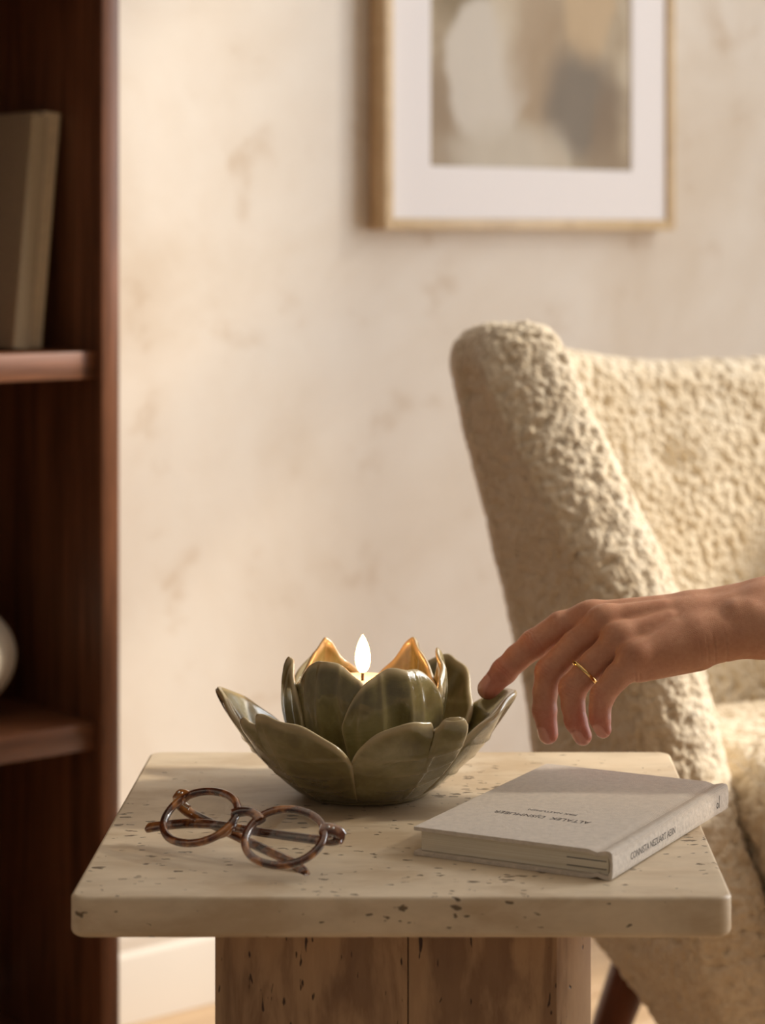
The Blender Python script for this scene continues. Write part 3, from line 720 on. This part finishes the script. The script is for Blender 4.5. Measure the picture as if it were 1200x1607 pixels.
petal('inner_petal', 192, 30, [(r * 1.0, z * 1.02) for r, z in inP], 0.32, 1.3, 0.0, 0.001, 0.003, T=0.0042, seed=13, kind='inner')
petal('inner_petal', 2, 32, [(r * 0.96, z * 1.05) for r, z in inP], 0.36, 1.2, 0.1, 0.001, 0.002, T=0.0042, seed=14, kind='inner')
petal('inner_petal', -118, 38, [(r * 0.97, z * 1.05) for r, z in inP], 0.30, 1.6, 0.0, 0.001, 0.002, T=0.0042, seed=15, kind='inner')
petal('inner_petal', -66, 38, [(r * 1.05, z * 1.00) for r, z in inP], 0.34, 2.3, 0.1, 0.001, 0.002, T=0.0042, roff=0.002, seed=16, kind='inner')
V, F = lathe([(0.0, 0.0), (0.043, 0.0), (0.046, 0.0012), (0.0475, 0.004), (0.055, 0.0115), (0.066, 0.022), (0.068, 0.026), (0.064, 0.0255), (0.052, 0.016), (0.040, 0.0125), (0.0, 0.0115)], 72)
me = mesh('bowl_base', V, F, M['glaze']); attr(me, 'edge', np.array([0.5 if v[2] < 0.003 else 0.0 for v in V])); obj('bowl_base', me, holder)

# candle with flame, standing in the holder
CX = BC + np.array([-0.0025, 0.0, 0.0118])
candle = thing('candle', 'ivory candle burning in the heart of the green lotus holder', 'candle', CX)
V, F = lathe([(0.0, 0.0), (0.0225, 0.0), (0.0235, 0.001), (0.0235, 0.067), (0.0230, 0.0695), (0.0215, 0.0702), (0.016, 0.0690), (0.0, 0.0682)], 56)
obj('wax_body', mesh('wax_body', V, F, M['wax']), candle)
wk = [(0, 0, 0.0675), (0.0001, 0, 0.0710), (0.0004, 0, 0.0755)]
V, F = sweep(catmull(wk, 8), 0.0022, 0.0022, (0, 1, 0), False, 10, 2.0); obj('wick', mesh('wick', V, F, M['wick']), candle)
fl = [(0.0, 0.0), (0.0018, 0.0004), (0.0036, 0.0022), (0.0049, 0.0055), (0.0055, 0.0095), (0.0052, 0.0140), (0.0041, 0.0190), (0.0025, 0.0232), (0.0010, 0.0260), (0.0, 0.0275)]
V, F = lathe(catmull(fl, 26), 32)
obj('flame', mesh('flame', V, F, M['flame']), candle, (0.0003, 0, 0.0740))

# ------------------------------------------------------------------ book on the table
bx = np.array([0.123, -0.063]); bx /= np.linalg.norm(bx); ba = math.atan2(bx[1], bx[0])
BW, BH, BT = 0.1385, 0.2055, 0.0182
bk = thing('book', 'pale linen hardcover book lying on the right side of the travertine table', 'book', (-0.0188, 1.529, TZ + 0.0002), ba)
cm, pm = book_meshes(BW, BH, BT, M['linen'], 0.0024, 0.0035, 0.0016)
cov = obj('book_cover', cm, bk); obj('page_block', pm, bk)
for zz in (0.0055, 0.0105):
    obj('signature_gap', box_mesh('signature_gap', (BW - 0.032, 0.0031, zz), (BW - 0.005, 0.004, zz + 0.0005), M['endpaper']), bk)
def text_mesh(body, size, width=None):
    cu = bpy.data.curves.new('text', 'FONT'); cu.body = body; cu.size = size; cu.align_x = 'CENTER'; cu.align_y = 'CENTER'; cu.extrude = 0.00004; cu.resolution_u = 3
    o = bpy.data.objects.new('text', cu); COL.objects.link(o); bpy.context.view_layer.update()
    dg = bpy.context.evaluated_depsgraph_get(); me = bpy.data.meshes.new_from_object(o.evaluated_get(dg))
    bpy.data.objects.remove(o); bpy.data.curves.remove(cu)
    if width:
        xs = [v.co.x for v in me.vertices]; k = width / (max(xs) - min(xs))
        for v in me.vertices: v.co.x *= k
    me.materials.clear(); me.materials.append(M['ink']); return me
def place(name, me, origin, right, up, label):
    me.name = name; o = obj(name, me, cov, label=label); r_ = Vector(right).normalized(); u_ = Vector(up).normalized(); n_ = r_.cross(u_)
    o.matrix_local = Matrix.Translation(origin) @ Matrix((r_, u_, n_)).transposed().to_4x4(); return o
place('title_lettering', text_mesh('ALTALEK  DJSNMUEER', 0.0085, 0.069), (0.063, 0.0605, BT + 0.00008), (-1, 0, 0), (0, -1, 0), 'dark capital lettering of the title')
place('subtitle_lettering', text_mesh('FIRK NASTUMSN', 0.0050, 0.035), (0.0640, 0.0755, BT + 0.00008), (-1, 0, 0), (0, -1, 0), 'small dark lettering under the title')
place('spine_lettering', text_mesh('CONNISTA NEZUART AEIIN', 0.0064, 0.076), (BW + 0.00062, 0.067, 0.0084), (0, 1, 0), (0, 0, 1), 'dark capital lettering along the spine')
V1, F1 = lathe([(0.0012, -0.00005), (0.0020, -0.00005), (0.0020, 0.00008), (0.0012, 0.00008), (0.0012, -0.00005)], 20)
V2 = [(x, y, z) for x in (0.0031, 0.0037) for y in (-0.0022, 0.0062) for z in (-0.00005, 0.00008)]
F2 = [(0, 1, 3, 2), (4, 6, 7, 5), (0, 4, 5, 1), (2, 3, 7, 6), (0, 2, 6, 4), (1, 5, 7, 3)]
V, F = merge((V1, F1), (V2, F2)); place('spine_mark', mesh('spine_mark', V, F, M['ink'], False), (BW + 0.0006, 0.184, 0.0075), (0, 1, 0), (0, 0, 1), 'small dark ring and line mark')

# ------------------------------------------------------------------ tortoiseshell glasses
GZ = TZ + 0.0245
gd = (CAM_Z - GZ) * FPX / (1296 - PY0); GC = P(377, 1296, gd)
e1 = np.array([0.834, -0.55, -0.05]); e1 /= np.linalg.norm(e1)
e2 = np.array([0.479, 0.67, 0.565]); e2 -= e1 * (e1 @ e2); e2 /= np.linalg.norm(e2); e3 = np.cross(e1, e2)
spec = thing('eyeglasses', 'folded tortoiseshell eyeglasses lying on the left of the travertine table', 'glasses', (GC[0], GC[1], TZ))
def GL(Q): Q = np.asarray(Q, float) / 1000.0; return (Q[:, 0:1] * e1 + Q[:, 1:2] * e2 + Q[:, 2:3] * e3) + np.array([0, 0, GZ - TZ])
def lens_outline(cx_, rx, ry, n, side):
    pts = []
    for k in range(n):
        a = 2 * math.pi * k / n; ca, sa = math.cos(a), math.sin(a)
        x = rx * math.copysign(abs(ca) ** 0.94, ca); y = ry * math.copysign(abs(sa) ** 0.94, sa)
        x *= 1 + 0.06 * (y / ry)                    # a little wider at the top
        zc = -0.0022 * (cx_ + x) ** 2 * 0.4            # face-form wrap
        pts.append((cx_ + x, y, zc))
    return pts
frame_parts = []
for sd in (-1, 1):
    pts = lens_outline(sd * 34.0, 26.6, 22.2, 72, sd)
    frame_parts.append(sweep(GL(pts), 0.0050, 0.0040, e3, True, 12, 3.2))
    # end piece
    lug = catmull([(sd * 54, 13.5, -2.6), (sd * 60, 15.5, -3.2), (sd * 65.5, 16.0, -5.0), (sd * 67.5, 15.8, -8.2)], 14)
    frame_parts.append(sweep(GL(lug), np.linspace(0.0095, 0.0062, 14), np.linspace(0.0042, 0.0038, 14), e3 if sd else e3, False, 12, 3.5))
br = catmull([(-11.5, 7.0, -0.2), (-6.5, 10.2, 0.4), (0, 11.4, 0.9), (6.5, 10.2, 0.4), (11.5, 7.0, -0.2)], 25)
frame_parts.append(sweep(GL(br), np.interp(np.linspace(-1, 1, 25), [-1, 0, 1], [0.0075, 0.0052, 0.0075]), 0.0050, e3, False, 12, 3.0))
for sd in (-1, 1):     # nose pads
    pad = catmull([(sd * 8.0, 5.0, -0.6), (sd * 7.0, 0.5, -2.2), (sd * 7.8, -5.5, -2.2), (sd * 11.0, -11.5, -0.6)], 14)
    frame_parts.append(sweep(GL(pad), np.interp(np.linspace(0, 1, 14), [0, .5, 1], [0.003, 0.0046, 0.002]), 0.0048, e3, False, 10, 2.4))
V, F = merge(*frame_parts); obj('front_frame', mesh('front_frame', V, F, M['tortoise']), spec)
for sd in (-1, 1):
    pts = lens_outline(sd * 34.0, 25.4, 21.0, 64, sd); n = len(pts)
    V = []; F = []
    rr_ = [0.0, 0.35, 0.7, 1.0]
    c0 = np.array([sd * 34.0, 0, np.mean([p[2] for p in pts])])
    for side_, zo in ((0, 0.6), (1, -0.8)):
        for q in rr_[1:]:
            for p_ in pts:
                d_ = np.array(p_) - c0; V.append(c0 + d_ * q + np.array([0, 0, zo + 1.6 * (1 - q * q)]))
        V.append(c0 + np.array([0, 0, zo + 1.6]))
    m_ = 3 * n + 1
    for sdd in (0, 1):
        o_ = sdd * m_
        for i in range(2):
            for k in range(n):
                l = (k + 1) % n; f = (o_ + i * n + k, o_ + i * n + l, o_ + (i + 1) * n + l, o_ + (i + 1) * n + k); F.append(f if sdd else f[::-1])
        for k in range(n): l = (k + 1) % n; f = (o_ + 3 * n, o_ + l, o_ + k); F.append(f if sdd else f[::-1])
    for k in range(n): l = (k + 1) % n; F.append((2 * n + k, 2 * n + l, m_ + 2 * n + l, m_ + 2 * n + k))
    obj('lens', mesh('lens', GL(V), F, M['lens']), spec, label='clear thin spectacle lens')
def tip_catmull(pts, n):
    c_ = catmull(pts, 400); u_ = np.linspace(0, 1, n - 8); u_ = np.concatenate([u_[:-1] * 0.97, 0.97 + 0.03 * np.sin(np.linspace(0, math.pi / 2, 9))])
    TIPU.append(u_); return np.array([[np.interp(q, np.linspace(0, 1, 400), c_[:, k]) for k in range(3)] for q in u_])
TIPU = []
tR = tip_catmull([(67.5, 14.5, -9.0), (58, 13.0, -11.8), (35, 10.5, -12.2), (5, 7.5, -12.0), (-25, 6.0, -12.6), (-50, 3.5, -14.8), (-70, -1.0, -17.5), (-84, -5.0, -19.5)], 60)
tL = tip_catmull([(-67.5, 14.5, -9.0), (-58, 12.5, -16.0), (-35, 9.0, -18.0), (-5, 3.5, -19.0), (20, -0.5, -20.0), (38, -3.5, -21.5), (48, -8.5, -22.0), (51, -13.5, -20.0), (53, -18.0, -17.5)], 60)
for tp, e_sd in ((tR, 1), (tL, -1)):
    u = TIPU[0]
    hgt = np.interp(u, [0, 0.08, 0.5, 0.78, 1], [0.0074, 0.0070, 0.0060, 0.0072, 0.0076])
    wd = np.interp(u, [0, 0.1, 0.6, 1], [0.0036, 0.0038, 0.0036, 0.0040])
    tip = np.sqrt(np.clip(1 - (np.clip((u - 0.97) / 0.03, 0, 1)) ** 2, 0.03, 1)); hgt = hgt * tip; wd = wd * tip
    V, F = sweep(GL(tp), hgt, wd, e3, False, 12, 3.0); obj('temple', mesh('temple', V, F, M['tortoise']), spec)
    hp = catmull([(e_sd * 62.0, 14.0, -6.0), (e_sd * 60.5, 13.6, -8.8), (e_sd * 56, 13.0, -9.6 if e_sd > 0 else -11.5)], 8)
    V, F = sweep(GL(hp), 0.0026, 0.0034, e2, False, 8, 3.5); obj('hinge', mesh('hinge', V, F, M['metal']), spec, label='small silver hinge')
    for k in (0, 1):
        V, F = lathe([(0.0, 0.0004), (0.0008, 0.0003), (0.0010, -0.0004), (0.0, -0.0006)], 10)
        o = obj('rivet', mesh('rivet', V, F, M['metal']), spec, GL([(e_sd * (59.5 + 3.0 * k), 15.2 + 0.4 * k, -1.0 - 0.5 * k)])[0], label='silver rivet')
        o.rotation_euler = Vector(e3).to_track_quat('Z', 'Y').to_euler()

# ------------------------------------------------------------------ hand and forearm
VS = 0.00082
JP = lambda px, py, d, r: (P(px, py, d), r * d / FPX)
fingers = {
 'index':  [JP(926, 972, 1.702, 25), JP(880, 983, 1.704, 23.5), JP(838, 1011, 1.704, 22.5), JP(812, 1032, 1.703, 20.5), JP(791, 1053, 1.702, 20), JP(766, 1081, 1.700, 17)],
 'middle': [JP(948, 978, 1.684, 25), JP(902, 1012, 1.686, 22.5), JP(861, 1054, 1.686, 21.5), JP(855, 1086, 1.685, 19.5), JP(854, 1115, 1.684, 18.8), JP(860, 1152, 1.682, 15.8)],
 'ring':   [JP(972, 1004, 1.666, 24), JP(932, 1042, 1.668, 22.5), JP(898, 1080, 1.669, 21.5), JP(899, 1108, 1.668, 18.5), JP(903, 1131, 1.667, 17.2), JP(914, 1155, 1.665, 14.8)],
 'little': [JP(996, 1031, 1.650, 21), JP(968, 1062, 1.652, 20.5), JP(945, 1091, 1.653, 19), JP(941, 1112, 1.652, 17), JP(941, 1128, 1.651, 16), JP(946, 1145, 1.650, 13.3)],
 'thumb':  [JP(1070, 985, 1.700, 34), JP(1015, 1005, 1.716, 27), JP(975, 1022, 1.722, 24), JP(945, 1034, 1.722, 20), JP(925, 1040, 1.720, 16)],
}
palm = [ # capsules of the back of the hand, heel and forearm
 (JP(926, 970, 1.702, 25), JP(1085, 966, 1.696, 37)), (JP(948, 977, 1.684, 25), JP(1090, 972, 1.684, 37)),
 (JP(972, 1003, 1.666, 24), JP(1092, 990, 1.672, 37)), (JP(996, 1030, 1.650, 22), JP(1095, 1003, 1.662, 38)),
 (JP(1003, 1044, 1.656, 27), JP(1090, 1014, 1.664, 40)), (JP(1000, 1000, 1.690, 30), JP(1085, 990, 1.690, 42)),
 (JP(1085, 966, 1.696, 37), JP(1200, 951, 1.694, 43)), (JP(1200, 951, 1.694, 43), JP(1480, 905, 1.705, 56)),
 (JP(1092, 1003, 1.664, 37), JP(1130, 998, 1.664, 38)), (JP(1130, 998, 1.664, 38), JP(1200, 988, 1.664, 44)), (JP(1200, 988, 1.664, 44), JP(1480, 950, 1.675, 58)),
 (JP(1160, 968, 1.663, 27), JP(1176, 965, 1.663, 27)),
 (JP(1085, 986, 1.680, 42), JP(1200, 970, 1.679, 52)), (JP(1200, 970, 1.679, 52), JP(1480, 926, 1.690, 68)),
]
allp = [j for f in fingers.values() for j in f] + [j for c_ in palm for j in c_]
lo = np.min([p - r for p, r in allp], 0) - 0.006; hi = np.max([p + r for p, r in allp], 0) + 0.006
dim = np.ceil((hi - lo) / VS).astype(int) + 1
BIG = 0.02
ax_ = [lo[k] + VS * np.arange(dim[k]) for k in range(3)]
def cone_d(a, ra, b, rb, pad):
    l_ = np.minimum(a - ra, b - rb) - pad; h_ = np.maximum(a + ra, b + rb) + pad
    i0 = np.clip(((l_ - lo) / VS).astype(int), 0, dim - 1); i1 = np.clip(((h_ - lo) / VS).astype(int) + 2, 1, dim)
    X = ax_[0][i0[0]:i1[0]][:, None, None]; Y = ax_[1][i0[1]:i1[1]][None, :, None]; Z = ax_[2][i0[2]:i1[2]][None, None, :]
    ab = b - a; L2 = ab @ ab
    t = ((X - a[0]) * ab[0] + (Y - a[1]) * ab[1] + (Z - a[2]) * ab[2]) / max(L2, 1e-12); t = np.clip(t, 0, 1)
    d = np.sqrt((X - a[0] - t * ab[0]) ** 2 + (Y - a[1] - t * ab[1]) ** 2 + (Z - a[2] - t * ab[2]) ** 2) - (ra + t * (rb - ra))
    return tuple(slice(i0[k], i1[k]) for k in range(3)), d.astype(np.float32)
def smin(a, b, k):
    h_ = np.clip(0.5 + 0.5 * (b - a) / k, 0, 1); return b + (a - b) * h_ - k * h_ * (1 - h_)
def union(field, cones, k):
    for (a, ra), (b, rb) in cones:
        sl, d = cone_d(a, ra, b, rb, BIG); field[sl] = smin(field[sl], d, k)
    return field
Dp = np.full(dim, BIG, np.float32); union(Dp, palm, 0.0055)
dorsal = np.array([-0.04, -0.466, 0.884])
tend = []
for f_, w_ in (('index', (1075, 955, 1.694)), ('middle', (1080, 962, 1.684)), ('ring', (1084, 975, 1.674)), ('little', (1088, 988, 1.666))):
    j, r = fingers[f_][0]; end = P(*w_)
    tend.append(((j + dorsal * (r - 0.0030), 0.0042), (j * 0.3 + end * 0.7 + dorsal * 0.0085, 0.0028)))
    tend.append(((j + dorsal * (r - 0.0058) + np.array([0.003, 0, 0]), 0.0080), (j + dorsal * (r - 0.0060) + np.array([-0.004, 0, -0.002]), 0.0078)))
union(Dp, tend, 0.0055)
Dt = Dp.copy()
for nm, ch_ in fingers.items():
    Df = np.full(dim, BIG, np.float32)
    union(Df, list(zip(ch_[:-1], ch_[1:])), 0.0022)
    if nm != 'thumb':
        for k_, ex in ((2, 1.03), (4, 1.02)):           # joint swellings
            p_, r_ = ch_[k_]; union(Df, [((p_, r_ * ex), (p_ + 1e-5, r_ * ex))], 0.002)
    m_ = Df < BIG - 1e-4
    Dt = np.where(m_, np.minimum(Dt, smin(Df, Dp, 0.0055)), Dt)
    del Df
def surface_nets(D, lo, h_):
    ins = D < 0
    nx, ny, nz = D.shape
    cnt = np.zeros((nx - 1, ny - 1, nz - 1), np.int8)
    for dx in (0, 1):
        for dy in (0, 1):
            for dz in (0, 1): cnt += ins[dx:nx - 1 + dx, dy:ny - 1 + dy, dz:nz - 1 + dz]
    act = np.argwhere((cnt > 0) & (cnt < 8)); n = len(act)
    vid = np.full(cnt.shape, -1, np.int32); vid[act[:, 0], act[:, 1], act[:, 2]] = np.arange(n)
    acc = np.zeros((n, 3)); num = np.zeros(n)
    corners = [(dx, dy, dz) for dx in (0, 1) for dy in (0, 1) for dz in (0, 1)]
    val = {c_: D[act[:, 0] + c_[0], act[:, 1] + c_[1], act[:, 2] + c_[2]] for c_ in corners}
    for c_ in corners:
        for k in range(3):
            if c_[k] == 0:
                e_ = list(c_); e_[k] = 1; e_ = tuple(e_); a, b = val[c_], val[e_]; mm = (a < 0) != (b < 0)
                t = np.where(mm, a / np.where(mm, a - b, 1), 0); p_ = np.tile(np.array(c_, float), (n, 1)); p_[:, k] += t
                acc += p_ * mm[:, None]; num += mm
    V = lo + (act + acc / num[:, None]) * h_
    Q = []
    for k in range(3):
        o1, o2 = (k + 1) % 3, (k + 2) % 3
        sa = [slice(0, s_) for s_ in D.shape]; sb = list(sa); sa[k] = slice(0, D.shape[k] - 1); sb[k] = slice(1, D.shape[k])
        a, b = ins[tuple(sa)], ins[tuple(sb)]; e_ = np.argwhere(a != b)
        e_ = e_[(e_[:, o1] > 0) & (e_[:, o2] > 0) & (e_[:, o1] < D.shape[o1] - 1) & (e_[:, o2] < D.shape[o2] - 1)]
        def cell(d1, d2):
            q = e_.copy(); q[:, o1] += d1; q[:, o2] += d2; return vid[q[:, 0], q[:, 1], q[:, 2]]
        q = np.stack([cell(-1, -1), cell(0, -1), cell(0, 0), cell(-1, 0)], 1)
        fl_ = ~a[e_[:, 0], e_[:, 1], e_[:, 2]]; q[fl_] = q[fl_][:, ::-1]; Q.append(q)
    return V, np.concatenate(Q)
HV, HQ = surface_nets(Dt, lo, VS)
# relax a little, then work the creases and nails into the surface
E = np.concatenate([HQ[:, [0, 1]], HQ[:, [1, 2]], HQ[:, [2, 3]], HQ[:, [3, 0]]])
deg = np.bincount(E.ravel(), minlength=len(HV))[:, None]
def smooth_v(V, k):
    for _ in range(k):
        s_ = np.zeros_like(V)
        for c_ in range(3):
            s_[:, c_] = np.bincount(E[:, 0], V[E[:, 1], c_], len(V)) + np.bincount(E[:, 1], V[E[:, 0], c_], len(V))
        V = V * 0.4 + 0.6 * s_ / deg
    return V
HV = smooth_v(HV, 7)
HN = vert_normals(HV, HQ)
disp = np.zeros(len(HV)); red = np.zeros(len(HV)); nailm = np.zeros(len(HV))
def unit(v): return v / np.linalg.norm(v)
for nm, ch_ in fingers.items():
    if nm == 'thumb': continue
    pts = np.array([p for p, _ in ch_]); rad = [r for _, r in ch_]
    side = np.array([0, -1.0, 0])                       # towards the little finger side
    for k_, n_cr, gap in ((2, 4, 0.0022), (4, 2, 0.0018)):
        a_in = unit(pts[k_] - pts[k_ - 1]); a_out = unit(pts[min(k_ + 1, 5)] - pts[k_]); axd = unit(a_in + a_out)
        dors = -unit(unit(pts[min(k_ + 1, 5)] - pts[k_]) - a_in) if np.linalg.norm(a_out - a_in) > 0.12 else unit(dorsal - axd * (dorsal @ axd))
        rel = HV - pts[k_]; near = np.exp(-(np.linalg.norm(rel, axis=1) / (rad[k_] * 1.25)) ** 4)
        al = rel @ axd + 0.0006 * np.sin((rel @ side) * 900 + k_)
        dm = np.clip((unit_rel := rel / (np.linalg.norm(rel, axis=1, keepdims=True) + 1e-9)) @ unit(dors * 0.7 + side * 0.55) - 0.15, 0, 1)
        for q in range(n_cr):
            c_ = (q - (n_cr - 1) / 2) * gap; cr_ = np.exp(-((al - c_) / 0.0006) ** 2) * near * np.minimum(dm * 1.8, 1); disp -= 0.00062 * cr_; red += 0.30 * cr_
        red += 0.35 * near * dm
    # rosy finger ends
    rel = HV - pts[5]; red += 0.9 * np.exp(-(np.linalg.norm(rel, axis=1) / 0.019) ** 2)
    # nail
    axd = unit(pts[5] - pts[4]); back = {'index': np.array([-0.62, -0.42, 0.66]), 'middle': np.array([-0.72, -0.66, -0.1]), 'ring': np.array([-0.62, -0.74, -0.2]), 'little': np.array([-0.60, -0.74, -0.2])}[nm]
    back = unit(back - axd * (back @ axd)); sd_ = np.cross(axd, back)
    c_ = pts[5] + axd * rad[5] * 0.10 + back * rad[5] * 0.75; rel = HV - c_
    x_ = rel @ axd / (rad[5] * 0.98); y_ = rel @ sd_ / (rad[5] * 0.72); up_ = (rel @ back) > -rad[5] * 0.8
    q = (np.abs(x_) ** 3 + np.abs(y_) ** 3)
    nm_ = np.clip((1.05 - q) / 0.25, 0, 1) * up_; nailm = np.maximum(nailm, nm_)
    ringm = np.exp(-((q - 1.15) / 0.3) ** 2) * up_; disp -= 0.00035 * ringm; disp += 0.00025 * nm_
# creases on the little-finger side of the wrist
for px_, len_, dep in ((1140, 26, 0.0006), (1121, 24, 0.0006), (1110, 22, 0.0005), (1098, 18, 0.00035), (996, 10, 0.0006), (1003, 8, 0.0004)):
    c_ = P(px_, 1020 if px_ > 1050 else 1062, 1.65); rel = HV - c_
    al = rel[:, 0] + 0.12 * rel[:, 2] + 3.0 * rel[:, 2] ** 2
    wz = np.exp(-(rel[:, 2] / (len_ / 2240.0)) ** 4) * (HV[:, 1] < 1.668)
    disp -= dep * np.exp(-(al / 0.0006) ** 2) * wz
# the sides of the fingers are rosier
red += 0.35 * np.clip((1.01 - (HV[:, 0] - P(760, 1000, 1.68)[0]) / 0.14), 0, 1) * np.clip(-HN[:, 2] * 0.5 + 0.5, 0, 1)
HV = HV + HN * disp[:, None]
base = P(1100, 985, 1.675)
# the arm goes on outside the picture: elbow and upper arm, in the same mesh
arm = catmull([P(1400, 943, 1.688), P(1480, 932, 1.690), (0.450, 1.722, 0.708), (0.545, 1.785, 0.730), (0.66, 1.88, 0.775), (0.78, 1.98, 0.815), (0.83, 2.02, 0.830)], 60)
ar = np.interp(np.linspace(0, 1, 60), [0, 0.10, 0.18, 0.26, 0.36, 0.5, 0.68, 0.88, 0.96, 1.0], [0.066, 0.080, 0.094, 0.099, 0.094, 0.086, 0.088, 0.094, 0.080, 0.02])
AV, AF = sweep(arm, ar, ar * 1.04, (0, 0, 1), False, 28, 2.0, cap=False)
AQ = np.array([f for f in AF if len(f) == 4]); nh_ = len(HV)
HV = np.concatenate([HV, np.array(AV)]); HQ = np.concatenate([HQ, AQ + nh_]); red = np.concatenate([red, np.zeros(len(AV))]); nailm = np.concatenate([nailm, np.zeros(len(AV))])
me = fastmesh('person', HV - base, HQ, M['skin']); attr(me, 'red', np.clip(red, 0, 1)); attr(me, 'nail', nailm)
person = obj('person', me, None, base)
tag(person, 'bare hand and forearm reaching in, index finger touching the lotus holder', 'person')
# gold ring on the ring finger
rp = P(917, 1055, 1.6685); rdir = unit(fingers['ring'][2][0] - fingers['ring'][0][0]); rdir = unit(rdir + np.array([0.0, -0.22, 0.0]))
R0 = 22.6 * 1.668 / FPX + 0.0003
prof = [(R0, -0.0012), (R0 + 0.0007, -0.0012), (R0 + 0.0011, -0.0008), (R0 + 0.0013, 0.0), (R0 + 0.0011, 0.0008), (R0 + 0.0007, 0.0012), (R0, 0.0012), (R0, -0.0012)]
V, F = lathe(prof, 64); o = obj('ring', mesh('ring', V, F, M['gold']), None, rp); o.rotation_euler = Vector(rdir).to_track_quat('Z', 'Y').to_euler()
tag(o, 'plain polished gold ring worn on the ring finger of the hand', 'ring')
